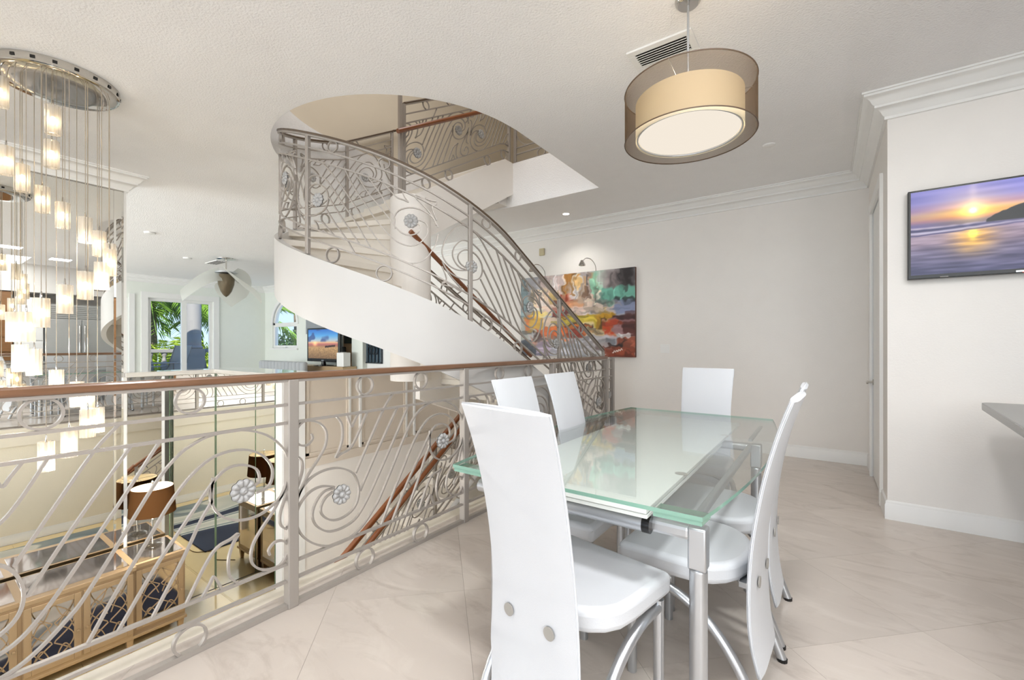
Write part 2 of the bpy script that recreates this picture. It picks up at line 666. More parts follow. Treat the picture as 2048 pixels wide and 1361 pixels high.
# ------------------------------------------------------------------ setting: floors
def poly_clip(poly, x0, x1, y0, y1):
    for (ax, v, sgn) in ((0, x0, 1), (0, x1, -1), (1, y0, 1), (1, y1, -1)):
        out = []
        n = len(poly)
        for i in range(n):
            p, q = poly[i], poly[(i + 1) % n]
            ip = (p[ax] - v) * sgn >= 0
            iq = (q[ax] - v) * sgn >= 0
            if ip:
                out.append(p)
            if ip != iq:
                t = (v - p[ax]) / (q[ax] - p[ax])
                out.append((p[0] + (q[0] - p[0]) * t, p[1] + (q[1] - p[1]) * t))
        poly = out
        if len(poly) < 3:
            return None
    return poly


M_edge = mat('cream_edge_paint', srgb(226, 218, 202), 0.6)
fl = MB()
fl.box(-2.20, 3.0, -9.0, 5.82, -0.25, -0.006)
fl.box(-4.35, -2.20, 4.65, 5.82, -0.25, -0.006)
floor = struct(fl.build('floor', M_grout))
struct(MB().box(-2.29, -2.2, -9.0, 4.65, -0.25, 0.0).build('trim_1', M_edge))
T = 0.65
s2 = math.sqrt(0.5)
for i in range(-8, 14):
    for j in range(-8, 14):
        p0, q0 = 2.73 + (i - 6) * T, 2.246 + (j - 6) * T
        g = 0.0005
        cs = [(p0 + g, q0 + g), (p0 + T - g, q0 + g), (p0 + T - g, q0 + T - g), (p0 + g, q0 + T - g)]
        poly = [((p - q) * s2, (p + q) * s2) for p, q in cs]
        for rect in ((-2.20, 3.0, -0.9, 5.82), (-4.35, -2.20, 4.65, 5.82)):
            c = poly_clip(poly, *rect)
            if c:
                cx = sum(p[0] for p in c) / len(c)
                cy = sum(p[1] for p in c) / len(c)
                a = sum(c[k][0] * c[(k + 1) % len(c)][1] - c[(k + 1) % len(c)][0] * c[k][1] for k in range(len(c))) / 2
                if abs(a) < 0.002:
                    continue
                if a < 0:
                    c = c[::-1]
                t = MB().prism([(p[0] - cx, p[1] - cy) for p in c], -0.008, 0.0).build('tile', M_tile, floor)
                t.location = (cx, cy, 0)

lower = struct(MB().box(-6.2, -2.0, -9.0, 4.75, LZ - 0.2, LZ - 0.006).build('floor_lower', M_grout))
k = 0.62
for i in range(7):
    for j in range(11):
        x0, y0 = -6.0 + i * k, -2.1 + j * k
        c = poly_clip([(x0 + .001, y0 + .001), (x0 + k - .001, y0 + .001), (x0 + k - .001, y0 + k - .001), (x0 + .001, y0 + k - .001)], -6.0, -2.25, -9.0, 4.65)
        if c:
            cx = sum(p[0] for p in c) / len(c)
            cy = sum(p[1] for p in c) / len(c)
            t = MB().prism([(p[0] - cx, p[1] - cy) for p in c], -0.008, 0.0).build('tile', M_tile2, lower)
            t.location = (cx, cy, LZ)
sbox('floor_living', M_tile, -14.3, -4.45, 2.40, 6.73, -0.25, 0.0)
sbox('floor_living_front', M_tile, -14.3, -6.2, -5.0, 2.40, -0.25, 0.0)
sbox('floor_upper', M_wall, -4.6, -3.40, 4.475, 6.6, CZ + 0.02, UZ)

# ------------------------------------------------------------------ ceiling with the stair opening
hole = []
hole.append((-2.10, 4.65))
hole.append((-2.10, 3.0))
for i in range(1, 48):
    a = -PI * i / 48
    hole.append((SCX + (R_OP - 0.005) * math.cos(a), SCY + R_OP * math.sin(a)))
hole.append((SCX - R_OP, 3.0))
hole.append((SCX - R_OP, 4.65))
outer = [(-14.4, -5.2), (-6.3, -5.2), (-6.3, -9.1), (3.1, -9.1), (3.1, 6.85), (-14.4, 6.85)]
NO = len(outer)
cb = MB()
allp = outer + hole
tri = tessellate_polygon([[Vector((p[0], p[1], 0)) for p in outer], [Vector((p[0], p[1], 0)) for p in hole]])
n = len(allp)
vs = [(p[0], p[1], CZ) for p in allp] + [(p[0], p[1], UZ) for p in allp]
fs = []
for t in tri:
    a, b, c = (Vector((allp[i][0], allp[i][1], 0)) for i in t)
    if (b - a).cross(c - a).z > 0:
        t = (t[0], t[2], t[1])
    fs.append(tuple(t))
    fs.append(tuple(i + n for i in (t[0], t[2], t[1])))
for i in range(len(hole)):
    p, q = NO + i, NO + (i + 1) % len(hole)
    fs.append((p, q, q + n, p + n))
for i in range(NO):
    j = (i + 1) % NO
    fs.append((i, i + n, j + n, j))
cb.add(vs, fs)
struct(cb.build('ceiling', M_ceil))
# storey above, seen through the opening
M_wallup = mat('upper_wall_paint', srgb(214, 203, 184), 0.8, var=0.02)
up = MB()
up.box(-4.75, -4.60, 0.2, 6.6, UZ, 6.0)
struct(up.build('wall_upper_left', M_wallup))
sbox('wall_upper_back', M_wallup, -4.75, 0.2, 6.6, 6.75, UZ, 6.0)
sbox('wall_upper_right', M_wallup, 0.2, 0.35, 0.2, 6.75, UZ, 6.0)
sbox('wall_upper_front', M_wallup, -4.75, 0.35, 0.05, 0.2, UZ, 6.0)
sbox('ceiling_upper', M_wallup, -4.75, 0.35, 0.05, 6.75, 6.0, 6.1)

# ------------------------------------------------------------------ walls
sbox('wall_back', M_wall, -6.35, 0.55, 5.82, 5.97, -0.25, CZ)
# wall with the door, facing the stairs
wd = MB()
wd.box(0.36, 0.50, 4.14, 4.50, 0, CZ)
wd.box(0.36, 0.50, 5.40, 5.82, 0, CZ)
wd.box(0.36, 0.50, 4.50, 5.40, 2.50, CZ)
struct(wd.build('wall_door_side', M_wall))
sbox('wall_right', M_wall, 0.50, 3.0, 4.14, 4.28, 0, CZ)
sbox('wall_kitchen', M_wall, 2.95, 3.10, -9.0, 4.28, 0, CZ)
# wall behind the camera with its big windows: solid below, above and beside
wf = MB()
wf.box(-6.2, 3.1, -9.15, -9.0, LZ, -0.25)
wf.box(-6.2, 3.1, -9.15, -9.0, 2.90, CZ)
wf.box(-6.2, -5.8, -9.15, -9.0, -0.25, 2.90)
wf.box(2.85, 3.1, -9.15, -9.0, -0.25, 2.90)
struct(wf.build('wall_front', M_wall))
# wall that carries the tall mirror
sbox('wall_left', M_white, -6.20, -6.02, -9.0, 1.42, LZ, CZ)
# half walls round the stair well
hw = MB()
hw.box(-6.20, -6.02, 1.42, 2.44, LZ, 0.90)
hw.box(-6.02, -4.35, 2.27, 2.44, LZ, 0.90)
struct(hw.build('wall_half', M_white))
sbox('wall_well_side', M_plasterlift, -4.55, -4.35, 2.44, 4.95, LZ, -0.02)
sbox('wall_well_end', M_walllow, -4.35, -2.0, 4.65, 4.8, LZ, -0.25)
sbox('wall_well_right', M_walllow, -2.22, -2.05, -9.0, 4.65, LZ, -0.25)
molding('baseboard_lower', M_white, [(-2.22, 4.65), (-2.22, -9.0)], BASE, LZ, 1)
# panelled half wall beside the stairs
pw = struct(MB().box(-4.53, -4.37, 2.44, 4.95, -0.02, 0.904).build('wall_panelled', M_panelwall))
for (a, b) in ((2.46, 2.96), (3.12, 3.78), (3.93, 4.60)):
    fr = MB()
    for (y0, y1, z0, z1) in ((a, a + .03, .10, .90), (b - .03, b, .10, .90), (a, b, .10, .125), (a, b, .88, .905)):
        fr.box(-4.37, -4.355, y0, y1, z0, z1)
    fr.build('panel_frame', M_panelwall, pw)
for yy in (2.965, 3.105, 3.785, 3.92):
    MB().box(-4.372, -4.345, yy - .012, yy + .012, 0.0, 0.904).build('stile', M_white, pw)
MB().box(-4.372, -4.34, 2.44, 4.95, -0.02, 0.075).build('base_molding', M_panelwall, pw)
sbox('trim_2', M_white, -4.46, -4.335, 2.20, 2.435, LZ, 0.904)
cap = MB().prism([(-6.25, 1.40), (-5.965, 1.40), (-5.965, 2.225), (-4.31, 2.225), (-4.31, 4.97), (-4.66, 4.97), (-4.66, 2.68), (-6.25, 2.68)], 0.905, 0.955)
o = cap.build('counter_cap', M_cap, bevel=0.008)
tag(o, 'polished cream ledge capping the half wall round the stair well', 'ledge')
# living room walls
lw = MB()
lw.box(-14.45, -14.3, -5.0, 3.20, -0.25, CZ)
lw.box(-14.45, -14.3, 3.42, 3.80, 0.0, CZ)
lw.box(-14.45, -14.3, 5.30, 6.9, -0.25, CZ)
lw.box(-14.45, -14.3, 3.20, 3.42, 2.45, CZ)
lw.box(-14.45, -14.3, 3.80, 5.30, 2.48, CZ)
lw.box(-14.45, -14.3, 3.20, 5.30, -0.25, 0.05)
struct(lw.build('wall_living_left', M_wallliv))
# far wall with an arched window: polygon with the opening cut out
ax0, ax1, asill, aspr = -13.83, -12.40, 1.15, 1.85
arc_pts = [(ax0, asill), (ax1, asill), (ax1, aspr)]
ac, ar = (ax0 + ax1) / 2, (ax1 - ax0) / 2
for i in range(1, 20):
    an = PI * i / 20
    arc_pts.append((ac + ar * math.cos(an), aspr + ar * math.sin(an)))
arc_pts.append((ax0, aspr))
outer = [(-14.3, -0.25), (-6.2, -0.25), (-6.2, CZ), (-14.3, CZ)]
allp = outer + arc_pts
tri = tessellate_polygon([[Vector((p[0], p[1], 0)) for p in outer], [Vector((p[0], p[1], 0)) for p in arc_pts]])
n = len(allp)
fb = MB()
vs = [(p[0], 6.73, p[1]) for p in allp] + [(p[0], 6.90, p[1]) for p in allp]
fs = []
for t in tri:
    fs.append(tuple(t))
    fs.append(tuple(i + n for i in (t[0], t[2], t[1])))
for i in range(len(arc_pts)):
    p, q = 4 + i, 4 + (i + 1) % len(arc_pts)
    fs.append((p, q, q + n, p + n))
fb.add(vs, fs)
struct(fb.build('wall_far', M_wallliv))
sbox('wall_far_return', M_wallliv, -6.35, -6.2, 5.82, 6.9, -0.25, CZ)
# living room front wall with tall openings (daylight and sun come in here)
lf = MB()
for (a, b) in ((-14.45, -13.0), (-12.0, -11.6), (-10.6, -10.2), (-9.0, -8.6), (-7.4, -6.2)):
    lf.box(a, b, -5.15, -5.0, -0.25, CZ)
lf.box(-13.0, -7.4, -5.15, -5.0, 2.6, CZ)
struct(lf.build('wall_living_front', M_wallliv))

# crowns and baseboards
molding('trim_3', M_white, [(-6.2, 5.82), (0.36, 5.82), (0.36, 4.14), (2.95, 4.14)], CROWN, CZ, 1)
molding('trim_4', M_white, [(-6.02, -9.0), (-6.02, 1.42), (-6.20, 1.42), (-6.20, -1.0)], CROWN, CZ, 1)
molding('trim_5', M_white, [(-14.3, -5.0), (-14.3, 6.73), (-6.35, 6.73)], CROWN, CZ, 1)
molding('baseboard_back', M_white, [(-4.35, 5.82), (0.36, 5.82), (0.36, 5.47)], BASE, 0, 1)
molding('baseboard_right', M_white, [(0.36, 4.43), (0.36, 4.14), (2.95, 4.14)], BASE, 0, 1)
molding('baseboard_far', M_white, [(-14.3, 6.73), (-6.35, 6.73)], BASE, 0, 1)

# door with casing and lever
d1 = empty('door_1', (0.36, 4.95, 0), kind='structure')
cs = MB()
for (a, b, c, d) in ((-0.52, -0.43, 0, 2.49), (0.43, 0.52, 0, 2.49), (-0.52, 0.52, 2.49, 2.58)):
    cs.box(-0.022, 0.0, a, b, c, d)
cs.build('casing', M_white, d1)
MB().box(0.005, 0.05, -0.43, 0.43, 0.012, 2.49).build('leaf', M_white, d1, bevel=0.003)
for (z0, z1) in ((0.2, 1.0), (1.2, 2.35)):
    MB().box(0.0, 0.006, -0.30, 0.30, z0, z1).build('panel', M_white, d1, bevel=0.003)
lv = MB()
lv.lathe([(0.027, 0), (0.027, 0.008), (0.010, 0.010), (0.010, 0.05), (0, 0.05)], n=14)
lv.v = [(-z + 0.004, y + 0.37, x + 0.90) for (x, y, z) in lv.v]
lv.tube([(-0.045, 0.37, 0.90), (-0.048, 0.33, 0.90), (-0.048, 0.26, 0.895)], 0.009, 8)
lv.build('lever_handle', M_chrome, d1, smooth=40)
for z0 in (0.25, 1.25, 2.2):
    MB().tube([(-0.012, -0.425, z0), (-0.012, -0.425, z0 + .11)], 0.008, 8).build('hinge', M_white, d1, smooth=40)

# ------------------------------------------------------------------ windows of the living room
win_n = [0]


def pane_x(x, y0, y1, z0, z1, parent):
    MB().box(x - 0.004, x + 0.004, y0, y1, z0, z1).build('pane', M_win, parent)


w1 = empty('window_1', (-14.3, 4.55, 0), kind='structure')
f1 = MB()
for (a, b, c, d) in ((3.80, 3.88, 0.05, 2.48), (4.55, 4.67, 0.15, 2.40), (5.22, 5.30, 0.05, 2.48), (3.88, 5.22, 2.40, 2.48), (3.88, 5.22, 0.05, 0.15)):
    f1.box(-0.13, -0.05, a - 4.55, b - 4.55, c, d)
f1.build('frame', M_white, w1)
pane_x(-0.09, 3.88 - 4.55, 0.0, 0.15, 2.40, w1)
pane_x(-0.09, 0.12, 5.22 - 4.55, 0.15, 2.40, w1)
c1 = MB()
for (a, b, c, d) in ((3.66, 3.80, 0, 2.48), (5.30, 5.44, 0, 2.48), (3.66, 5.44, 2.48, 2.62)):
    c1.box(0.0, 0.03, a - 4.55, b - 4.55, c, d)
c1.build('casing', M_white, w1)
w2 = empty('window_2', (-14.3, 3.31, 0), kind='structure')
f2 = MB()
for (a, b, c, d) in ((3.20, 3.24, 0.05, 2.45), (3.385, 3.42, 0.05, 2.45), (3.24, 3.385, 2.40, 2.45), (3.24, 3.385, 0.05, 0.12)):
    f2.box(-0.13, -0.05, a - 3.31, b - 3.31, c, d)
f2.box(0.0, 0.03, 0.11, 0.22, 0.0, 2.55)
f2.build('frame', M_white, w2)
pane_x(-0.09, -0.07, 0.075, 0.12, 2.40, w2)
w3 = empty('window_3', (ac, 6.73, 0), kind='structure')
f3 = MB()
for (a, b, c, d) in ((ax0, ax0 + .09, asill, aspr - .06), (ax1 - .09, ax1, asill, aspr - .06), (ax0 + .09, ax1 - .09, asill, asill + .08), (ax0, ax1, aspr - .06, aspr + .06)):
    f3.box(a - ac, b - ac, 0.03, 0.10, c, d)
f3.box(-ar - .06, ar + .06, -0.05, 0.03, asill - .05, asill)
f3.tube([((ar - .045) * math.cos(PI * i / 20), 0.065, aspr + (ar - .045) * math.sin(PI * i / 20)) for i in range(21)], 0.05, rect=(0.09, 0.07), up=(0, 1, 0))
f3.build('frame', M_white, w3, smooth=30)
f4 = MB().tube([((ar + .03) * math.cos(PI * i / 20), -0.012, aspr + (ar + .03) * math.sin(PI * i / 20)) for i in range(21)], 0.05, rect=(0.10, 0.03), up=(0, 1, 0))
f4.build('casing', M_white, w3, smooth=30)
MB().box(-ar + .09, ar - .09, 0.06, 0.068, asill + .08, aspr - .06).build('pane', M_win, w3)
pp = [(-ar + .09, aspr + .06), (ar - .09, aspr + .06)] + [((ar - .09) * math.cos(PI * i / 16), max(aspr + .06, aspr + (ar - .09) * math.sin(PI * i / 16))) for i in range(1, 16)]
pb = MB()
nn = len(pp)
pb.add([(p[0], 0.06, p[1]) for p in pp] + [(p[0], 0.068, p[1]) for p in pp], [tuple(range(nn)), tuple(range(2 * nn - 1, nn - 1, -1))])
pb.build('pane', M_win, w3)
MB().tube([(-.1, -.02, asill + .03), (.1, -.03, asill + .03), (.16, -.05, asill + .01)], 0.012, 6).build('crank_handle', M_white, w3)
# iron-grille door and white knob door of the living room, far wall
d2 = empty('door_2', (-8.85, 6.73, 0), kind='structure')
MB().box(-0.62, 0.95, -0.03, 0.0, 0, 2.4).build('casing', M_white, d2, bevel=0.004)
MB().box(-0.34, 0.32, -0.045, -0.03, 0.80, 2.2).build('glass', M_doorglass, d2)
gb = MB()
for xx in (-0.33, -0.2, -0.08, 0.05, 0.18, 0.31):
    gb.box(xx - .012, xx + .012, -0.065, -0.045, 0.80, 2.2)
gb.box(-0.34, 0.32, -0.065, -0.045, 0.80, 0.83)
gb.box(-0.34, 0.32, -0.065, -0.045, 1.28, 1.30)
for xx in (-0.14, 0.0, 0.12):
    gb.tube([(xx + 0.05 * math.cos(t), -0.07, 1.12 + 0.10 * math.sin(t)) for t in [i * PI / 8 for i in range(17)]], 0.012, 6)
gb.build('iron_grille', M_navy, d2)
MB().lathe([(0, -.03), (0.03, -.02), (0.035, 0), (0.03, .02), (0, .03)], c=(0.55, -0.07, 1.20), n=12).build('knob', M_chrome, d2, smooth=40)

# ------------------------------------------------------------------ outside the living room
sbox('terrace_ground', M_stone, -19.0, -14.45, -2.0, 12.0, -0.3, -0.02)
bal = empty('terrace_balustrade', (-18.2, 5.0, 0), label='stone balustrade with turned balusters along the terrace edge', cat='balustrade')
MB().box(-0.12, 0.12, -4.0, 4.5, 0.98, 1.10).build('top_rail', M_stonedk, bal, bevel=0.02)
MB().box(-0.12, 0.12, -4.0, 4.5, -0.02, 0.16).build('base_rail', M_stonedk, bal)
bpf = [(0.05, 0), (0.09, 0.03), (0.06, 0.08), (0.10, 0.28), (0.105, 0.36), (0.05, 0.62), (0.05, 0.70), (0.08, 0.74), (0.08, 0.82)]
b0 = None
for i in range(22):
    if b0 is None:
        b0 = MB().lathe(bpf, n=10).build('baluster', M_stonedk, bal, smooth=50)
        b0.location = (0, -3.9, 0.16)
    else:
        inst(b0, bal, (0, -3.9 + i * 0.38, 0.16))
col = empty('terrace_column', (-17.0, 5.72, 0), label='round grey terrace column outside the sliding door', cat='column')
MB().lathe([(0.24, 1.12), (0.27, 1.16), (0.22, 1.22), (0.22, 1.25), (0.21, 4.2)], n=20).build('shaft', M_stonedk, col, smooth=50)
MB().box(-0.25, 0.25, -0.25, 0.25, -0.02, 1.12).build('pedestal', M_stonedk, col, bevel=0.02)
o = MB().box(-17.0, -16.8, 6.4, 9.5, -0.02, 1.12).build('terrace_parapet', M_stone, bevel=0.02)
tag(o, 'sunlit cream parapet wall right of the terrace column', 'parapet')
lc = empty('sling_lounge_chair', (-16.0, 4.75, 0), 0.5, label='grey sling chair on the terrace in front of the balustrade', cat='chair')
MB().tube([(-.45, 0, .36), (.1, 0, .38), (.28, 0, .62), (.42, 0, 1.0), (.5, 0, 1.22)], 0.3, rect=(0.55, 0.02), up=(0.3, 0, 1)).build('sling', M_sling, lc, smooth=40)
for s in (-1, 1):
    MB().tube([(-.5, s * .29, .0), (-.46, s * .29, .36), (.1, s * .29, .38), (.28, s * .29, .62), (.5, s * .29, 1.22)], 0.018, 6).build('side_frame', M_stonedk, lc)
    MB().tube([(-.35, s * .31, .6), (.25, s * .31, .62)], 0.02, 6).build('armrest', M_stonedk, lc)
    MB().tube([(.12, s * .29, .4), (.35, s * .29, 0)], 0.018, 6).build('leg', M_stonedk, lc)
tb = empty('terrace_table', (-15.3, 4.1, 0), label='low glass terrace table just outside the sliding door', cat='table')
MB().box(-.35, .35, -.9, .75, .72, .74).build('table_top', M_stonedk, tb, bevel=.008)
for sx_, sy_ in ((-1, -1), (1, -1), (-1, 1), (1, 1)):
    MB().tube([(sx_ * .3, sy_ * .65, 0), (sx_ * .3, sy_ * .65, .73)], .02, 6).build('leg', M_stonedk, tb)


def frond_mesh(length, droop, nleaf, leaflen, m, seed):
    rnd = random.Random(seed)
    mb = MB()
    pts = []
    for i in range(11):
        t = i / 10
        pts.append(Vector((length * t, 0, length * (0.55 * t - droop * t * t))))
    mb.tube([tuple(p) for p in pts], [0.03 * (1 - .8 * i / 10) for i in range(11)], 5)
    for i in range(nleaf):
        t = 0.12 + 0.88 * i / nleaf
        k = min(9, int(t * 10))
        f = t * 10 - k
        p = pts[k].lerp(pts[k + 1], f)
        for s in (-1, 1):
            ll = leaflen * (1 - 0.55 * abs(t - .45)) * rnd.uniform(.85, 1.1)
            d = Vector((0.62, s * 0.75, -0.28 + rnd.uniform(-.15, .1))).normalized()
            q = p + d * ll * .55
            e = p + d * ll + Vector((0, 0, -0.25 * ll))
            wv = Vector((0.028, 0, 0.0)) * (leaflen / .5)
            mb.add([p, q - wv, q + wv, e], [(0, 1, 2), (1, 3, 2)])
    return mb.mesh('frond', m)


FR1 = [frond_mesh(2.3, .75 + .2 * i, 24, .85, M_leaf, i) for i in range(2)]
FR2 = [frond_mesh(1.7, .55 + .25 * i, 20, .6, M_leaf2, 9 + i) for i in range(2)]


def palm(name, loc, h, nf, frs, label, cat, group=None, spread=1.0, tr=0.12, seed=1):
    rnd = random.Random(seed)
    e = empty(name, loc, label=label, cat=cat, group=group)
    if h > 0.3:
        MB().tube([(0, 0, -3), (0.05, 0.03, h * .4), (0.0, 0, h)], [tr * 1.2, tr, tr * .85], 10).build('trunk', M_trunk, e, smooth=50)
    for i in range(nf):
        o = bpy.data.objects.new('frond', frs[i % len(frs)])
        C.objects.link(o)
        o.parent = e
        o.location = (0, 0, h)
        o.rotation_euler = (rnd.uniform(-.2, .2), rnd.uniform(-1.0, .55) * spread, 2 * PI * i / nf + rnd.uniform(-.2, .2))
    return e


palm('tall_palm', (-20.6, 5.6, 0), 3.3, 20, FR1, 'tall green palm with a dry flower stalk left of the column', 'palm', seed=3)
palm('tall_palm', (-21.5, 7.1, 0), 3.0, 18, FR1, 'green palm crown directly behind the terrace column', 'palm', seed=5)
palm('tall_palm', (-21.0, 8.9, 0), 2.6, 18, FR1, 'green palm crown right of the terrace column', 'palm', seed=8)
palm('tall_palm', (-20.5, 4.0, 0), 2.9, 16, FR1, 'green palm behind the narrow left window', 'palm', seed=11)
palm('bushy_palm', (-19.6, 5.5, 0), 0.1, 18, FR2, 'yellow green bushy palm behind the grey sling chair', 'palm', spread=1.0, seed=4)
palm('bushy_palm', (-19.7, 6.6, 0), 0.2, 18, FR2, 'yellow green bushy palm behind the balustrade beside the column', 'palm', spread=1.0, seed=6)
palm('bushy_palm', (-19.6, 4.3, 0), 0.0, 16, FR2, 'yellow green bushy palm behind the narrow left window', 'palm', seed=7)


def leafball(name, c, rx, ry, rz_, n, m, seed, label, cat='shrub'):
    rnd = random.Random(seed)
    mb = MB()
    for i in range(n):
        u = Vector((rnd.gauss(0, 1), rnd.gauss(0, 1), rnd.gauss(0, 1))).normalized() * rnd.uniform(.55, 1)
        p = Vector((u.x * rx, u.y * ry, u.z * rz_))
        a = Vector((rnd.gauss(0, 1), rnd.gauss(0, 1), rnd.gauss(0, 1))).normalized()
        b = a.orthogonal().normalized()
        s_ = 0.13
        mb.add([p - a * s_, p - b * s_ * .4, p + a * s_, p + b * s_ * .4], [(0, 1, 2, 3)])
    e = empty(name, c, label=label, cat=cat)
    f = mb.build('foliage', m, e)
    f['kind'] = 'stuff'
    MB().tube([(0, 0, -3.5), (0, 0, 0)], .1, 6).build('stem', M_trunk, e)
    return e


leafball('green_tree', (-22.0, 11.6, .5), 2.6, 1.6, 1.5, 1800, M_leaf3, 2, 'dense green tree outside the arched window', 'tree')
leafball('green_hedge', (-24.5, 11.2, .3), 1.6, 3.4, 1.2, 1500, M_leaf3, 5, 'green hedge far behind the parapet', 'hedge')
palm('tall_palm', (-23.4, 12.6, 0), 3.4, 9, FR1, 'palm fronds seen in the arched window', 'palm', seed=21)
gr = struct(MB().box(-60, -19, -40, 60, -3.6, -3.5).build('ground', M_leaf3))

# ------------------------------------------------------------------ mirrors
mt = empty('tall_wall_mirror', (-6.02, 0, 0), label='tall wall mirror with angled border strips behind the chandelier', cat='mirror')
for (a, b, z0, z1) in ((-1.60, 1.315, LZ + .14, 2.865),):
    MB().box(0.0, 0.006, a, b, z0, z1).build('mirror_panel', M_mirror, mt)
st = MB()
st.add([(0.006, 1.318, LZ + .14), (0.009, 1.335, LZ + .14), (0.009, 1.378, LZ + .14), (0.004, 1.395, LZ + .14),
        (0.006, 1.318, 2.865), (0.009, 1.335, 2.865), (0.009, 1.378, 2.865), (0.004, 1.395, 2.865)],
       [(0, 1, 5, 4), (1, 2, 6, 5), (2, 3, 7, 6)])
st.build('bevelled_strip', M_mirror, mt)
MB().box(0.0, 0.012, -1.6, 1.395, 2.855, 2.87).build('top_channel', M_chrome, mt)
mh = empty('half_wall_mirror', (-6.02, 1.8, 0), label='mirror in two panes on the half wall under the cream ledge', cat='mirror')
MB().box(0.002, 0.008, -0.375, -0.012, LZ + .003, 0.90).build('mirror_panel', M_mirror, mh)
MB().box(0.002, 0.008, 0.0, 0.455, LZ + .003, 0.90).build('mirror_panel', M_mirror, mh)
MB().box(0.0, 0.010, -0.010, -0.002, LZ + .003, 0.90).build('glass_edge', M_mirredge, mh)
MB().box(0.0, 0.012, 0.445, 0.455, LZ + .003, 0.90).build('glass_edge', M_mirredge, mh)
mr_ = empty('return_wall_mirror', (-5.2, 2.26, 0), label='mirror facing the viewer on the short return wall beside the white jamb', cat='mirror')
MB().box(-0.805, 0.735, -0.008, -0.002, LZ + .003, 0.90).build('mirror_panel', M_mirror, mr_)
MB().box(-0.81, -0.797, -0.014, 0.0, LZ + .003, 0.90).build('glass_edge', M_mirredge, mr_)
MB().box(0.62, 0.63, -0.012, 0.0, LZ + .003, 0.90).build('glass_edge', M_mirredge, mr_)

# ------------------------------------------------------------------ main staircase
sc = empty('curved_staircase', (SCX, SCY, 0), label='white half turn staircase sweeping up round a drum through the ceiling', cat='staircase')


def local(mb, e):
    l = e.location
    mb.v = [(p[0] - l[0], p[1] - l[1], p[2] - l[2]) for p in mb.v]
    return mb


RI = 0.18
arcL = PI * R_RL
# stringer
sk = MB()
Ls = [2.40 - i * 0.1 for i in range(24)] + [-arcL * i / 60 for i in range(61)] + [-arcL - i * 0.0983 for i in range(1, 16)]
vs = []
for L in Ls:
    (xo, yo), n_ = stair_xy(L, R_SK)
    (xi, yi), n_ = stair_xy(L, R_SK - 0.06)
    zt = stair_z(L)
    zb = max(0.0, zt - 0.49)
    if L > 1.55:
        zb = 0.0
    zt = max(zt, 0.06)
    vs += [(xo, yo, zb), (xo, yo, zt), (xi, yi, zt), (xi, yi, zb)]
fs = []
for i in range(len(Ls) - 1):
    for k in range(4):
        l = (k + 1) % 4
        fs.append((i * 4 + k, i * 4 + l, i * 4 + 4 + l, i * 4 + 4 + k))
fs += [(3, 2, 1, 0), tuple((len(Ls) - 1) * 4 + k for k in range(4))]
sk.add(vs, fs)
local(sk, sc).build('outer_stringer', M_plaster, sc, smooth=40)
nk = MB().lathe([(0.0, 0.90), (0.19, 0.90), (0.195, 0.905), (0.195, 2.675), (0.19, 2.68), (0.0, 2.68)], c=(0.02, -0.05, 0), n=40)
nk.build('central_drum', M_plasterlift, sc, smooth=40)
for k in range(1, 7):
    y1 = 5.04 - .34 * (k - 1)
    zt = RI * k
    s_ = MB()
    s_.box(-3.20, -2.20, y1 - .34 - .10, y1 + .025, zt - .05, zt)
    s_.box(-3.20, -2.20, y1 - .09, y1 - .05, max(0, zt - RI - .05), zt - .05)
    if k <= 2:
        s_.box(-3.20, -2.20, max(4.70, y1 - .34), y1 - .04, 0.0, zt - .05)
    local(s_, sc).build('step', M_step, sc)
for k in range(7, 15):
    a0 = -math.radians(22.5 * (k - 7))
    a1 = a0 - math.radians(22.5)
    zt = RI * k
    s_ = MB()

    def ring(aa, r):
        return (SCX + r * math.cos(aa), SCY + r * math.sin(aa))
    pts = [ring(a0 + (a1 - .12 - a0) * i / 4, R_SK - .05) for i in range(5)] + [ring(a1 - .12, .17), ring(a0, .17)]
    s_.prism(pts[::-1], zt - .05, zt)
    w_ = .04
    ar_ = a0 - math.radians(5)
    ca, sa = math.cos(ar_), math.sin(ar_)
    tx, ty = sa, -ca
    pr = [(SCX + .17 * ca, SCY + .17 * sa), (SCX + 1.16 * ca, SCY + 1.16 * sa), (SCX + 1.16 * ca + tx * w_, SCY + 1.16 * sa + ty * w_), (SCX + .17 * ca + tx * w_, SCY + .17 * sa + ty * w_)]
    s_.prism(pr[::-1], zt - RI - .05, zt - .05)
    local(s_, sc).build('step', M_step, sc)
for k in range(15, 20):
    y0 = 3.0 + .295 * (k - 15)
    zt = RI * k
    s_ = MB()
    s_.box(-4.52, -3.36, y0 - .025, y0 + .295 + .10, zt - .05, zt)
    s_.box(-4.52, -3.36, y0 + .05, y0 + .09, zt - RI - .05, zt - .05)
    local(s_, sc).build('step', M_step, sc)
ins = MB()
ins.add([(-3.36, 2.90, 2.20), (-3.36, 4.65, 3.20), (-3.36, 4.65, 3.60), (-3.36, 4.475, 3.60), (-3.36, 2.90, 2.69),
         (-3.30, 2.90, 2.20), (-3.30, 4.65, 3.20), (-3.30, 4.65, 3.60), (-3.30, 4.475, 3.60), (-3.30, 2.90, 2.69)],
        [(4, 3, 2, 1, 0), (5, 6, 7, 8, 9), (0, 1, 6, 5), (1, 2, 7, 6), (2, 3, 8, 7), (3, 4, 9, 8), (4, 0, 5, 9)])
local(ins, sc).build('inner_stringer', M_plasterlift, sc)
ins = MB()
ins.add([(-3.26, 2.95, .72), (-3.26, 5.05, 0.0), (-3.26, 5.05, .14), (-3.26, 2.95, 1.22), (-3.20, 2.95, .72), (-3.20, 5.05, 0.0), (-3.20, 5.05, .14), (-3.20, 2.95, 1.22)],
        [(3, 2, 1, 0), (4, 5, 6, 7), (0, 1, 5, 4), (1, 2, 6, 5), (2, 3, 7, 6), (3, 0, 4, 7)])
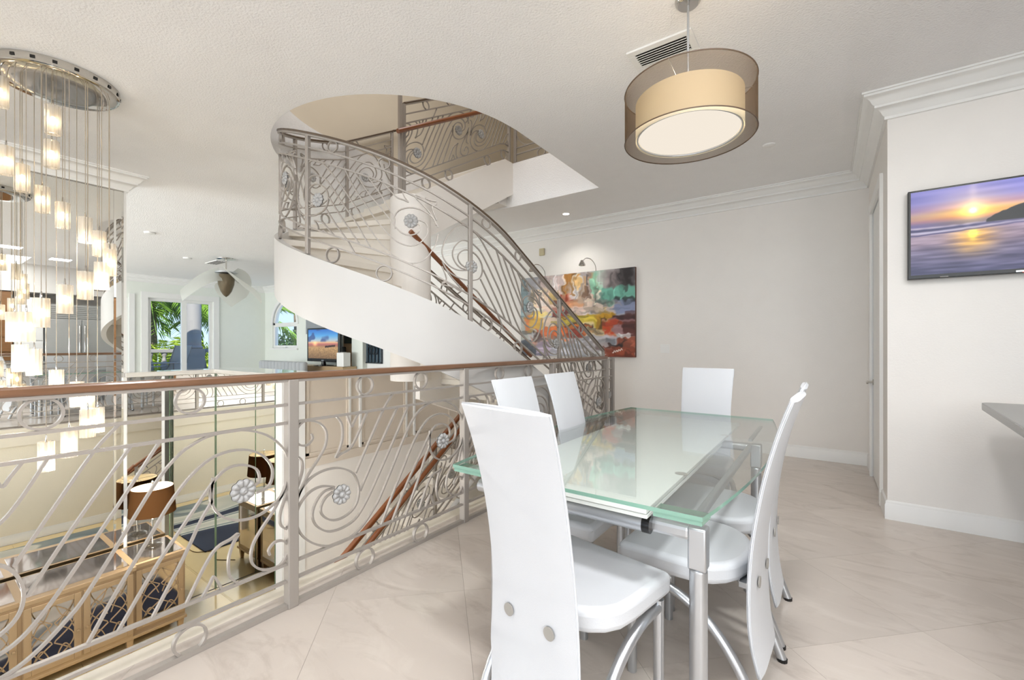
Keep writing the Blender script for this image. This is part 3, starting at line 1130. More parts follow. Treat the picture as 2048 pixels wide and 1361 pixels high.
local(ins, sc).build('inner_stringer', M_plasterlift, sc)

# lower flight down to the sitting room
sl = empty('lower_staircase', (-3.85, 3.1, LZ), label='straight lower flight descending beside the white well wall', cat='staircase')
for k in range(1, 10):
    y1 = 1.94 + .247 * k
    zt = LZ + .17 * k
    s_ = MB()
    s_.box(-4.34, -3.40, y1 - .02, y1 + .247, zt - .05, zt)
    s_.box(-4.34, -3.40, y1, y1 + .04, zt - .17, zt - .05)
    local(s_, sl).build('step', M_step, sl)
ss = MB()
ss.add([(-3.40, 1.95, LZ), (-3.40, 2.25, LZ), (-3.40, 4.64, -.22), (-3.40, 4.64, .0), (-3.40, 4.45, .0), (-3.40, 1.95, LZ + .12),
        (-3.33, 1.95, LZ), (-3.33, 2.25, LZ), (-3.33, 4.64, -.22), (-3.33, 4.64, .0), (-3.33, 4.45, .0), (-3.33, 1.95, LZ + .12)],
       [(5, 4, 3, 2, 1, 0), (6, 7, 8, 9, 10, 11), (0, 1, 7, 6), (1, 2, 8, 7), (2, 3, 9, 8), (3, 4, 10, 9), (4, 5, 11, 10), (5, 0, 6, 11)])
local(ss, sl).build('outer_stringer', M_plaster, sl)

# ------------------------------------------------------------------ wrought iron railings
PW = 1.235
MID = (.617, .545)
CURVES = [
    [(.225, .511), (.155, .532), (.093, .521), (.048, .483), (.026, .44), (.023, .391), (.048, .326), (.101, .267), (.18, .219), (.263, .207), (.343, .222), (.408, .262), (.476, .330), (.511, .374), (.593, .513), (.709, .719), (.78, .81), (.833, .848), (.899, .873), (1.012, .877), (1.122, .836), (1.2, .754), (1.225, .669)],
    [(.225, .504), (.171, .503), (.128, .467), (.105, .408), (.12, .352), (.163, .307), (.212, .285), (.281, .283), (.352, .306), (.413, .37), (.486, .48), (.59, .65), (.724, .879)],
    [(.217, .487), (.176, .468), (.151, .43), (.155, .392), (.188, .356), (.229, .337), (.281, .337), (.334, .36), (.366, .406), (.371, .477), (.343, .548), (.289, .588), (.229, .608), (.155, .608), (.093, .586), (.048, .544), (.023, .49)],
    [(.352, .552), (.44, .71), (.538, .879), (.607, .965)],
    [(.38, .447), (.486, .631), (.639, .879)],
    [(.52, .211), (.593, .351), (.68, .50), (.754, .629), (.833, .73), (.916, .785), (1.021, .79), (1.103, .747), (1.146, .675), (1.132, .605), (1.075, .585)],
    [(.60, .211), (.709, .399), (.80, .53), (.849, .60), (.899, .67), (.95, .718), (1.012, .725), (1.075, .693), (1.089, .639), (1.065, .620)],
    [(.70, .211), (.80, .40), (.86, .53), (.899, .60), (.899, .67)],
    [(.905, .695), (.895, .609), (.933, .528), (1.012, .483), (1.103, .486), (1.19, .542), (1.225, .615)],
    [(.101, .807), (.105, .781), (.078, .756), (.041, .763), (.019, .792), (.023, .837), (.055, .872), (.101, .872), (.147, .851), (.18, .805), (.176, .738), (.14, .678), (.085, .61), (.041, .535), (.023, .49)],
    [(.018, .717), (.048, .69), (.055, .646), (.041, .592), (.02, .539)],
    [(.238, .876), (.268, .83), (.272, .759), (.255, .7), (.233, .662), (.263, .675), (.316, .692), (.361, .752), (.427, .879)],
    [(.298, .876), (.316, .83), (.329, .809), (.343, .834), (.371, .879)],
]
SYM = [(1.235 - u, 1.09 - w_) for (u, w_) in CURVES[9]], [(1.235 - u, 1.09 - w_) for (u, w_) in CURVES[10]], [(1.235 - u, 1.09 - w_) for (u, w_) in CURVES[11]], [(1.235 - u, 1.09 - w_) for (u, w_) in CURVES[12]]
ALLC = CURVES + list(SYM)
ROS = [(.268, .46), (1.021, .609)]
FLATW = [0, .129, .211, .879, .965, 1.085]
STAIRW = [0, .127, .21, .725, .815, .915]


def rosette_mesh():
    mb = MB()
    NR, NT = 9, 60
    R = .053
    for side in (1, -1):
        vs = [(0, 0, side * .016)]
        for i in range(1, NR + 1):
            q = i / NR
            for k in range(NT):
                th = 2 * PI * k / NT
                pet = abs(math.cos(5 * th))
                r = R * q * (1 - .10 * (1 - pet) * (q > .85))
                if q < .3:
                    h = .020 - .03 * (q - .12) ** 2 * 10
                elif q < .4:
                    h = .007
                else:
                    h = .008 + .008 * pet * math.sin(PI * min(1, (q - .36) / .66)) + .002
                if i == NR:
                    h = .003
                vs.append((r * math.cos(th), r * math.sin(th), side * h))
        fs = []
        for k in range(NT):
            l = (k + 1) % NT
            fs.append((0, 1 + k, 1 + l) if side > 0 else (0, 1 + l, 1 + k))
            for i in range(NR - 1):
                a, b = 1 + i * NT + k, 1 + i * NT + l
                f = (a, a + NT, b + NT, b)
                fs.append(f if side > 0 else f[::-1])
        mb.add(vs, fs)
    return mb.mesh('rosette', M_rosette, smooth=50)


ROSM = rosette_mesh()
RINGM = MB().tube([(.050 * math.cos(2 * PI * i / 28), .050 * math.sin(2 * PI * i / 28), 0) for i in range(28)], 0.006, closed=True, rect=(.008, .018), up=(0, 0, 1)).mesh('ring', M_iron, smooth=40)


def turn(u, w_):
    """the stair panels carry the design upside down, sheared back against the slope"""
    wm_ = 1.09 - w_
    t = min(1.0, abs((wm_ - .545) / .335))
    return (u, wm_ + .36 * (u - .6175) * (1 - t ** 3))


def railing(e, f, nrm, panels, posts, Lr, W, zb, hand=M_wood, hand_sec=(.05, .032), bottom=True, step=.08, post_w=.05, bar=(.009, .014), flip=False):
    """f(L)->(x,y), nrm(L)->(nx,ny) outward normal, zb(L) base height"""
    ex, ey, ez = e.location

    def P(L, z):
        x, y = f(L)
        return Vector((x - ex, y - ey, z - ez))

    def wm(w_):
        for (a, b), (c, d) in zip(zip(FLATW, FLATW[1:]), zip(W, W[1:])):
            if w_ <= b + 1e-6:
                return c + (w_ - a) / (b - a) * (d - c)
        return W[-1]

    def N(L):
        n = nrm(L)
        return Vector((n[0], n[1], 0))
    L0, L1 = Lr
    nst = max(2, int(abs(L1 - L0) / step))
    LL = [L0 + (L1 - L0) * i / nst for i in range(nst + 1)]
    for i_, w_ in enumerate(W[:-1]):
        if i_ == 0 and not bottom:
            continue
        z_ = w_ + (.012 if i_ == 0 else 0)
        MB().tube([P(L, zb(L) + z_) for L in LL], 0, rect=(bar[0] + .003 if i_ else .022, bar[1] + .004 if i_ else .03), up=[N(L) for L in LL]).build('rail_bar', M_iron, e)
    ov = 0
    HL = [P(L, zb(L) + W[-1] + hand_sec[1] / 2) for L in LL]
    MB().tube([P(L, zb(L) + W[-1] - .006) for L in LL], 0, rect=(.012, .032), up=[N(L) for L in LL]).build('rail_bar', M_iron, e)
    if hand is not None:
        hb = MB().tube(HL, 0, rect=(hand_sec[1], hand_sec[0]), up=[N(L) for L in LL])
        hb.build('handrail', hand, e, bevel=.008, seg=2)
    for L in posts:
        x, y = f(L)
        n = N(L)
        zt = zb(L) + W[-1]
        zb_ = zb(L) - (.0 if bottom else .0)
        MB().tube([(x - ex, y - ey, zb_ - ez), (x - ex, y - ey, zt - ez)], 0, rect=(post_w, post_w), up=n).build('post', M_iron, e, bevel=.004, seg=1)
    for (Ls_, ln) in panels:
        sc_ = ln / PW
        lo, hi = min(L0, L1) - 1e-3, max(L0, L1) + 1e-3
        for cv in ALLC:
            if flip:
                cv = [turn(u, w_) for u, w_ in cv]
            pts = catmull([(u, w_, 0) for u, w_ in cv], 4)
            run = []
            runs = []
            for p in pts:
                L = Ls_ + p.x * sc_
                if lo <= L <= hi:
                    run.append((L, p.y))
                elif run:
                    runs.append(run)
                    run = []
            if run:
                runs.append(run)
            for run in runs:
                if len(run) < 3:
                    continue
                MB().tube([P(L, zb(L) + wm(w_)) for L, w_ in run], 0, rect=bar, up=[N(L) for L, w_ in run]).build('scroll_bar', M_iron, e, smooth=40)
        items = [(ROSM, 'rosette', *(turn(u, w_) if flip else (u, w_)), 1.0) for u, w_ in ROS]
        for t in (1 / 3, 2 / 3):
            items.append((RINGM, 'ring', PW * t, (FLATW[4] + FLATW[5]) / 2, (W[5] - W[4]) / .12))
            items.append((RINGM, 'ring', PW * t, FLATW[1] / 2, (W[1] - W[0]) / .115))
        for me, nm, u, w_, s_ in items:
            L = Ls_ + u * sc_
            if not (lo + .03 <= L <= hi - .03):
                continue
            o = bpy.data.objects.new(nm, me)
            C.objects.link(o)
            o.parent = e
            n = N(L).normalized()
            upv = Vector((0, 0, 1))
            t_ = upv.cross(n)
            o.matrix_local = Matrix.Translation(P(L, zb(L) + wm(w_))) @ Matrix((t_, upv, n)).transposed().to_4x4() @ Matrix.Scale(s_, 4)


# front railing along the floor edge
fr = empty('balcony_railing', (-2.08, 2.4, 0), label='grey scrolled iron railing with flat wooden handrail along the dining floor edge', cat='railing')
railing(fr, lambda L: (-2.08, L), lambda L: (1, 0), [(1.10 - 1.235, 1.235), (1.10, 1.235), (2.335, 1.235), (3.57, 1.235)], [-.135, 1.10, 2.335, 3.57, 4.80], (-.6, 4.80), FLATW, lambda L: 0.0, step=.6)
E_ = MB()
# short end bay that closes the railing at the stair foot
eb = empty('railing_end_bay', (-2.08, 4.98, 0), label='short grey railing end bay with a scroll beside the painting wall', cat='railing')
MB().box(-.022, .022, -.022, .022, 0, 1.10).build('post', M_iron, eb)
for z_ in (.129, .211, .879, .965, 1.08):
    MB().box(-.008, .008, -.155, 0, z_ - .007, z_ + .007).build('rail_bar', M_iron, eb)
pts = catmull([(-.03, .80), (-.075, .83), (-.12, .78), (-.12, .70), (-.08, .64), (-.045, .66), (-.05, .71), (-.08, .72)], 5) if False else catmull([(0, a, b) for a, b in [(-.03, .50), (-.05, .80), (-.09, .84), (-.13, .78), (-.13, .69), (-.09, .63), (-.05, .65), (-.05, .71), (-.085, .73)]], 5)
MB().tube(pts, 0, rect=(.009, .016), up=(1, 0, 0)).build('scroll_bar', M_iron, eb, smooth=40)
pts = catmull([(0, a, b) for a, b in [(-.03, .62), (-.05, .30), (-.09, .25), (-.13, .30), (-.12, .40), (-.08, .42)]], 5)
MB().tube(pts, 0, rect=(.009, .016), up=(1, 0, 0)).build('scroll_bar', M_iron, eb, smooth=40)
o = bpy.data.objects.new('rosette', ROSM)
C.objects.link(o)
o.parent = eb
o.matrix_local = Matrix.Translation((0, -.09, .66)) @ Matrix.Rotation(PI / 2, 4, 'Y') @ Matrix.Scale(.8, 4)

# outer stair railing
orr = empty('stair_railing', (SCX, SCY, 0), label='grey scrolled iron railing sweeping up the outer stringer of the curved staircase', cat='railing')
ps = [(.53 - 1.2 * k, 1.2) for k in range(-1, 6)]
railing(orr, lambda L: stair_xy(L, R_RL)[0], lambda L: stair_xy(L, R_RL)[1], ps, [1.92, .85, -.42, -1.72, -2.98, -arcL - .05, -arcL - .70], (1.92, -arcL - .72), STAIRW, stair_z, hand=M_capdark, hand_sec=(.045, .018), bottom=False, step=.09, post_w=.032, bar=(.008, .012), flip=True)
x, y = stair_xy(-arcL - .72, R_RL)[0]
zt = stair_z(-arcL - .72) + STAIRW[-1]
MB().tube([(x - SCX, y - SCY, zt + .01), (x - SCX, y - SCY + .07, zt + .045), (x - SCX, y - SCY + .12, zt + .03), (x - SCX, y - SCY + .13, zt - .04)], .014, 8).build('end_curl', M_capdark, orr, smooth=50)

# inner railing of the upper flight (dark against the storey above)
iu = empty('upper_flight_railing', (-3.33, 3.6, 2.7), label='dark scrolled iron railing on the inner stringer of the upper flight', cat='railing')
zup = lambda L: 2.69 + .58 * (min(L, 4.475) - 2.90)
railing(iu, lambda L: (-3.33, L), lambda L: (1, 0), [(2.82, 1.0), (3.82, 1.0)], [2.86, 4.60], (2.86, 4.62), STAIRW, zup, hand=M_capdark, hand_sec=(.045, .018), bottom=False, step=.1, post_w=.036, bar=(.009, .012))
ht = [(0.06, y - 3.6, zup(y) + .66 - 2.7) for y in (2.74, 3.0, 3.6, 4.2, 4.55)]
MB().tube(ht, .022, 10).build('grab_rail', M_wood2, iu, smooth=50)
for y in (2.88, 3.75):
    MB().tube([(0.0, y - 3.6, zup(y) + .58 - 2.7), (.045, y - 3.6, zup(y) + .60 - 2.7), (.06, y - 3.6, zup(y) + .645 - 2.7)], .007, 6).build('bracket', M_iron, iu, smooth=50)
MB().tube([(.02, 2.80 - 3.6, 2.68 - 2.7), (.02, 2.80 - 3.6, 3.95 - 2.7)], 0, rect=(.03, .03), up=(1, 0, 0)).build('newel_post', M_iron, iu)
MB().tube([(.02, 2.80 - 3.6, 3.66 - 2.7), (.02, 2.80 - 3.6, 4.05 - 2.7)], 0, rect=(.036, .036), up=(1, 0, 0)).build('newel_cap', M_wood2, iu)

# landing railing upstairs
lr_ = empty('landing_railing', (-9.0, 4.68, UZ), label='dark iron railing along the upper landing edge at the straight side of the opening', cat='railing')
railing(lr_, lambda L: (L, 4.70), lambda L: (0, -1), [(-3.30, 1.2)], [-3.30, -2.12], (-3.30, -2.12), FLATW, lambda L: UZ, hand=M_capdark, hand_sec=(.045, .018), step=.6, post_w=.036, bar=(.009, .012))

# inner railing of the main flight
im = empty('inner_flight_railing', (-3.23, 4.0, 0.6), label='iron railing with brown grab rail on the inner side of the main flight', cat='railing')
zim = lambda L: 1.20 - .52 * (L - 2.95)
railing(im, lambda L: (-3.23, L), lambda L: (1, 0), [(2.98, 1.0), (3.98, 1.0)], [2.98, 4.98], (2.98, 4.98), [0, .10, .16, .68, .77, .87], zim, hand=M_capdark, hand_sec=(.04, .016), bottom=False, step=.3, post_w=.032, bar=(.008, .012))
hp = [(.075, y - 4.0, 2.31 - .587 * (y - 2.79) - .6) for y in (2.79, 3.2, 3.6, 3.83, 4.3, 4.85)]
MB().tube(hp, .023, 10).build('grab_rail', M_wood2, im, smooth=50)
for y in (3.05, 3.5, 4.2):
    z_ = 2.31 - .587 * (y - 2.79) - .6
    MB().tube([(0.0, y - 4.0, z_ - .10), (.06, y - 4.0, z_ - .08), (.075, y - 4.0, z_ - .015)], .007, 6).build('bracket', M_iron, im, smooth=50)

# lower flight railing
il = empty('lower_flight_railing', (-3.36, 3.3, -.8), label='iron railing with double brown handrails descending beside the lower flight', cat='railing')
zil = lambda L: -1.60 + .688 * (L - 2.073)
railing(il, lambda L: (-3.36, L), lambda L: (1, 0), [(2.16, 1.15), (3.31, 1.15)], [2.16, 3.31, 4.42], (2.14, 4.42), STAIRW, zil, hand=M_wood2, hand_sec=(.05, .035), bottom=False, step=.4, post_w=.036, bar=(.009, .012))
hp = [(.085, y - 3.3, zil(y) + .86 + .8) for y in (2.02, 2.6, 3.3, 4.0, 4.4)]
MB().tube(hp, .024, 10).build('grab_rail', M_wood2, il, smooth=50)
MB().tube([(0, 2.14 - 3.3, zil(2.14) + .95 + .8), (0, 2.04 - 3.3, zil(2.04) + .92 + .8), (.01, 1.99 - 3.3, zil(1.99) + .84 + .8)], .024, 8).build('end_curl', M_wood2, il, smooth=50)
for y in (2.3, 3.0, 3.7):
    MB().tube([(0.0, y - 3.3, zil(y) + .76 + .8), (.07, y - 3.3, zil(y) + .78 + .8), (.085, y - 3.3, zil(y) + .845 + .8)], .008, 6).build('bracket', M_iron, il, smooth=50)

# ------------------------------------------------------------------ dining table
tbl = empty('glass_dining_table', (-0.78, 2.39, 0), label='extending dining table with green edged glass top and silver frame', cat='table')


def local_outline():
    pts = []
    y0, y1, xe, xm = -1.035, 1.03, .49, .58
    for i in range(21):
        t = i / 20
        pts.append((xe + (xm - xe) * (1 - (2 * t - 1) ** 2), y0 + (y1 - y0) * t))
    for i in range(21):
        t = i / 20
        pts.append((-xe - (xm - xe) * (1 - (2 * t - 1) ** 2), y1 + (y0 - y1) * t))
    return pts


MB().prism(local_outline(), .737, .750, 0, 1).build('glass_top', [M_glass, M_glassedge], tbl, bevel=0.0)
MB().box(-.335, .325, -1.034, .82, .722, .736).build('frosted_leaf', M_frost, tbl, bevel=.001, seg=1)
MB().box(-.335, .325, -1.025, .20, .704, .717).build('frosted_leaf', M_frost, tbl, bevel=.001, seg=1)
MB().prism([(.345, -1.03), (.487, -1.03), (.495, -.95), (.345, -.95)], .721, .7365, 0, 1).build('leaf_corner', [M_glass, M_glassedge], tbl)
MB().prism([(-.487, -1.03), (-.345, -1.03), (-.345, -.95), (-.495, -.95)], .721, .7365, 0, 1).build('leaf_corner', [M_glass, M_glassedge], tbl)
for (x, y, z0, z1) in ((-.32, -.95, 0, .70), (.46, -.95, 0, .70), (-.32, .43, 0, .70), (.46, .43, 0, .70)):
    lg = MB()
    lg.tube([(x, y, 0.012), (x, y, .56)], .027, 16)
    lg.box(x - .027, x + .027, y - .027, y + .027, .56, .69)
    lg.lathe([(.024, 0), (.024, .012)], c=(x, y, 0), n=14)
    lg.build('leg', M_silver, tbl, smooth=40, bevel=.006)
MB().box(-.30, .44, -.975, -.925, .645, .688).build('end_rail', M_silver, tbl, bevel=.012)
MB().box(-.30, .44, .405, .455, .645, .688).build('end_rail', M_silver, tbl, bevel=.012)
for x in (-.32, .43):
    MB().box(x - .012, x + .012, -.93, .43, .655, .686).build('side_rail', M_silver, tbl, bevel=.006)
    MB().box(x - .010, x + .010, .43, .95, .70, .712).build('leaf_runner', M_silver, tbl)
rb = MB().tube([(-.38, -.985, .672), (.30, -.985, .672)], .026, 16)
rb.build('roller_bar', M_silver, tbl, smooth=40)
MB().tube([(.30, -.985, .672), (.325, -.985, .672)], .027, 16).build('roller_cap', M_black, tbl, smooth=40)
for (x, y) in ((.31, -.57), (-.31, -.57), (.31, .35), (-.31, .35)):
    MB().lathe([(.024, .7337), (.024, .7365)], c=(x, y, 0), n=20).build('glue_disc', M_dkgrey, tbl, smooth=40)

# ------------------------------------------------------------------ chairs


def make_chair(label):
    e = empty('dining_chair', (0, 0, 0), label=label, cat='chair', group='white high back dining chairs')
    # seat: straight front, rounded rear
    pts = []
    for (x, y) in ((-.228, .21), (.228, .21), (.225, -.02)):
        pts.append((x, y))
    for i in range(1, 12):
        a = -PI * i / 12
        pts.append((.225 * math.cos(a), -.02 - .195 * abs(math.sin(a)) ** .8))
    pts.append((-.225, -.02))
    s_ = MB().prism(pts, .415, .49)
    s_.build('seat', M_leather, e, bevel=.022, seg=4, smooth=50)
    tr_ = MB().tube([(x * .985, y * .985, .468) for x, y in pts], .0022, 5, closed=True)
    tr_.build('seat_piping', M_stitch, e)
    # back panel, curved in profile, slightly hourglass
    prof = [(.13, -.262), (.22, -.245), (.32, -.236), (.43, -.234), (.55, -.240), (.67, -.255), (.80, -.279), (.93, -.312), (1.02, -.341), (1.07, -.359)]
    cp = catmull([(y, z, 0) for z, y in prof], 3)
    b_ = MB()
    NW = 8
    M_ = len(cp)
    th = .013

    def wid(z):
        return .178 - .012 * math.sin(PI * min(1, max(0, (z - .3) / .77))) - .035 * max(0, (.30 - z) / .2)
    for side in (1, -1):
        vs = []
        for i, p in enumerate(cp):
            a = cp[max(i - 1, 0)]
            c_ = cp[min(i + 1, M_ - 1)]
            t = (c_ - a).normalized()
            nx, nz = t.y, -t.x          # local (y,z) normal
            for k in range(NW + 1):
                u = -1 + 2 * k / NW
                bul = th * (1 - .55 * abs(u) ** 5)
                vs.append((u * wid(p.y), p.x + nx * bul * side, p.y + nz * bul * side))
        fs = []
        for i in range(M_ - 1):
            for k in range(NW):
                f = (i * (NW + 1) + k, i * (NW + 1) + k + 1, (i + 1) * (NW + 1) + k + 1, (i + 1) * (NW + 1) + k)
                fs.append(f[::-1] if side > 0 else f)
        b_.add(vs, fs)
    o_ = M_ * (NW + 1)
    rim = [k for k in range(NW + 1)] + [i * (NW + 1) + NW for i in range(1, M_)] + [(M_ - 1) * (NW + 1) + k for k in range(NW - 1, -1, -1)] + [i * (NW + 1) for i in range(M_ - 2, 0, -1)]
    for i in range(len(rim)):
        a, b = rim[i], rim[(i + 1) % len(rim)]
        b_.f.append((a, a + o_, b + o_, b))
        b_.mi.append(0)
    b_.build('backrest', M_leather, e, smooth=50)
    # edge piping round the panel
    path = []
    for i in range(M_):
        path.append((wid(cp[i].y) + .001, cp[i].x, cp[i].y))
    for i in range(M_ - 1, -1, -1):
        path.append((-wid(cp[i].y) - .001, cp[i].x, cp[i].y))
    MB().tube(path, .0035, 6, closed=True).build('edge_piping', M_leather, e, smooth=60)
    for x in (-.082, .082):
        bt = MB().lathe([(.0, .0), (.019, 0), (.0195, .002), (.0195, .004), (0, .004)], n=20)
        bt.v = [(px + x, -.2505 - pz, py + .425) for (px, py, pz) in bt.v]
        bt.build('button', M_dkgrey, e, smooth=40)
    for s_ in (-1, 1):
        fl_ = MB().tube([(s_ * .205, .16, .0), (s_ * .205, .16, .41)], .0175, 12)
        fl_.build('leg', M_silver, e, smooth=50)
        arc = [(s_ * .205, .15, .385), (s_ * .206, .04, .375), (s_ * .207, -.06, .335), (s_ * .208, -.15, .26), (s_ * .209, -.225, .15), (s_ * .21, -.275, .03), (s_ * .21, -.285, .0)]
        pr = catmull(arc, 4)
        MB().tube(pr, .017, 12).build('leg', M_silver, e, smooth=50)
        MB().lathe([(.019, 0), (.019, .012)], c=(s_ * .21, -.284, 0), n=10).build('foot_cap', M_black, e)
    MB().tube(catmull([(-.205, .15, .36), (-.1, .15, .392), (0, .15, .402), (.1, .15, .392), (.205, .15, .36)], 4), 0, rect=(.035, .02), up=(0, 1, 0)).build('front_apron', M_silver, e, smooth=50)
    MB().box(-.10, .10, -.225, -.19, .395, .414).build('back_bracket', M_silver, e)
    return e


def copy_tree(o, loc, rz, label):
    c = o.copy()
    C.objects.link(c)
    c.location = loc
    c.rotation_euler = (0, 0, rz)
    c['label'] = label
    for ch in list(o.children):
        d = ch.copy()
        C.objects.link(d)
        d.parent = c
    return c


chA = make_chair('white leather high-back chair at the near table end, its buttoned back towards the viewer')
chA.location = (-.68, 1.345, 0)
chA.rotation_euler = (0, 0, math.radians(-10))
copy_tree(chA, (-.435, 1.84, 0), PI / 2 + math.radians(-3), 'white leather chair on the table side away from the railing, nearest the table leg')
copy_tree(chA, (-.435, 2.33, 0), PI / 2, 'white leather chair mostly hidden behind the side-on chair, seat under the glass edge')
copy_tree(chA, (-1.0, 1.91, 0), -PI / 2, 'white leather chair between table and railing, nearer to the viewer of the two')
copy_tree(chA, (-1.0, 2.42, 0), -PI / 2, 'white leather chair between table and railing, the farther of the two')
copy_tree(chA, (-.725, 3.20, 0), PI, 'white leather chair at the far table end, facing the viewer before the bare wall')

# ------------------------------------------------------------------ drum pendant over the table
pd = empty('drum_pendant', (-0.582, 2.389, CZ), label='drum pendant lamp with sheer brown shade over the dining table', cat='lamp')
zb, zt = 2.319 - CZ, 2.573 - CZ
R = .318
MB().lathe([(0, -.03), (.05, -.028), (.062, -.015), (.065, 0), (0, 0)], n=28).build('canopy', M_chrome, pd, smooth=40)
MB().tube([(0, 0, -.03), (0, 0, zt - .06)], .006, 8).build('stem', M_silver, pd)
sh = MB()
nn = 72
sh.add([(R * math.cos(2 * PI * k / nn), R * math.sin(2 * PI * k / nn), z) for z in (zb, zt) for k in range(nn)], [(k, (k + 1) % nn, nn + (k + 1) % nn, nn + k) for k in range(nn)])
sh.build('outer_shade', M_sheer, pd, smooth=60)
R2 = .262
sh = MB()
sh.add([(R2 * math.cos(2 * PI * k / nn), R2 * math.sin(2 * PI * k / nn), z) for z in (zb + .012, zt - .055) for k in range(nn)], [(k, (k + 1) % nn, nn + (k + 1) % nn, nn + k) for k in range(nn)])
sh.build('inner_shade', M_liner, pd, smooth=60)
M_trimdk = mat('dark_shade_trim', srgb(84, 66, 50), 0.6)
for z_, m_ in ((zt, M_trimdk), (zb, M_trimdk)):
    MB().tube([(R * math.cos(2 * PI * k / nn), R * math.sin(2 * PI * k / nn), z_) for k in range(nn)], .003, 6, closed=True).build('trim_ring', m_, pd, smooth=60)
MB().lathe([(0, zb + .022), (.245, zb + .022), (.245, zb + .028), (0, zb + .028)], n=64).build('diffuser', M_diffuser, pd, smooth=40)
MB().tube([(.252 * math.cos(2 * PI * k / nn), .252 * math.sin(2 * PI * k / nn), zb + .020) for k in range(nn)], .005, 6, closed=True).build('diffuser_rim', M_silver, pd, smooth=60)
for k in range(3):
    a = 2 * PI * k / 3 + .5
    MB().tube([(0, 0, zt - .06), (R * math.cos(a), R * math.sin(a), zt - .004)], .002, 5).build('spoke', M_silver, pd)
for k in range(3):
    a = 2 * PI * k / 3
    b_ = MB().lathe([(0, .03), (.022, .015), (.028, 0), (.022, -.02), (0, -.03)], c=(.12 * math.cos(a), .12 * math.sin(a), zb + .11), n=10)
    b_.build('bulb', M_bulb, pd, smooth=60)

# ------------------------------------------------------------------ ceiling fittings
vt = empty('ceiling_vent', (-.806, 2.715, CZ), label='white slatted ceiling air vent beside the pendant stem', cat='vent')
v_ = MB()
for (a, b, c, d) in ((-.19, .19, -.115, -.07), (-.19, .19, .07, .115), (-.19, -.15, -.07, .07), (.15, .19, -.07, .07)):
    v_.box(a, b, c, d, -.012, 0)
v_.build('frame', M_white, vt, bevel=.003)
MB().box(-.15, .15, -.07, .07, -.0015, -.0005).build('backing', mat('vent_dark', srgb(70, 66, 62), .8), vt)
sl_ = None
for i in range(6):
    if sl_ is None:
        m_ = MB().box(-.15, .15, -.012, .012, -.0015, .0015)
        sl_ = m_.build('slat', M_white, vt)
        sl_.location = (0, -.055, -.012)
        sl_.rotation_euler = (math.radians(38), 0, 0)
    else:
        o = inst(sl_, vt, (0, -.055 + .022 * i, -.012))
dl = empty('recessed_downlight', (-2.891, 5.323, CZ), label='lit round recessed ceiling downlight above the painting wall', cat='light')
MB().lathe([(.045, -.004), (.062, -.006), (.065, 0), (.045, 0)], n=28, closed=True).build('trim_ring', M_white, dl, smooth=50)
MB().lathe([(0, -.003), (.044, -.003), (.044, -.001), (0, -.001)], n=24).build('lens', M_downlight, dl)
sd_ = MB().lathe([(0, -.012), (.04, -.01), (.05, -.004), (.052, 0), (0, 0)], n=24).build('ceiling_sensor', M_white, smooth=40)
sd_.location = (-.414, 4.542, CZ)
tag(sd_, 'small white disc on the ceiling between pendant and crown moulding', 'sensor')
for (x, y, lb) in ((-8.755, 2.355, 'small white ceiling disc nearest the mirror wall edge'), (-10.692, 3.493, 'small white ceiling disc before the far ceiling vent')):
    s_ = MB().lathe([(0, -.03), (.07, -.025), (.08, 0), (0, 0)], n=20).build('smoke_detector', M_white, smooth=40)
    s_.location = (x, y, CZ)
    tag(s_, lb, 'detector')
v2 = empty('far_ceiling_vent', (-10.75, 4.05, CZ), label='dark slotted ceiling vent beside the fan lamp in the living room', cat='vent')
MB().box(-.3, .3, -.12, .12, -.012, 0).build('frame', M_white, v2)
for i in range(4):
    MB().box(-.26, .26, -.09 + i * .05, -.065 + i * .05, -.014, -.012).build('slot', MATS['vent_dark'], v2)

# ------------------------------------------------------------------ fan lamp of the living room
fn = empty('glass_blade_fan', (-10.16, 4.0, CZ), label='ceiling fan lamp with frosted petal blades in the living room', cat='fan')
MB().lathe([(0, -.03), (.10, -.028), (.17, -.012), (.175, 0), (0, 0)], n=28).build('canopy', M_chrome, fn, smooth=40)
MB().tube([(0, 0, -.03), (0, 0, -.28)], .012, 8).build('rod', M_chrome, fn)
MB().lathe([(0, -.27), (.20, -.28), (.20, -.30), (.12, -.31), (0, -.31)], n=24).build('blade_ring', M_silver, fn, smooth=40)
M_bronze = mat('bronze_pod', srgb(112, 100, 80), 0.35, metal=0.5, var=.3, vscale=20, stretch=(4, 4, .4))
MB().lathe([(.06, -.30), (.13, -.33), (.155, -.42), (.145, -.54), (.10, -.68), (.05, -.76), (0, -.80)], n=20).build('pod', M_bronze, fn, smooth=50)
bl0 = None
for k in range(3):
    if bl0 is None:
        b_ = MB()
        NX, NY = 10, 8
        vs = []
        for i in range(NX + 1):
            t = i / NX
            r = .10 + .66 * t
            wd_ = .34 * (math.sin(PI * (.12 + .80 * t)) ** .6)
            for j in range(NY + 1):
                u = -1 + 2 * j / NY
                vs.append((r, u * wd_, -.33 - .50 * t ** 1.6 - .16 * u * (1 - .3 * t)))
        b_.add(vs, [(i * (NY + 1) + j, i * (NY + 1) + j + 1, (i + 1) * (NY + 1) + j + 1, (i + 1) * (NY + 1) + j) for i in range(NX) for j in range(NY)])
        bl0 = b_.build('blade', M_frostblade, fn, smooth=60)
        bl0.rotation_euler = (0, 0, math.radians(20))
    else:
        inst(bl0, fn, (0, 0, 0), math.radians(20 + 120 * k))

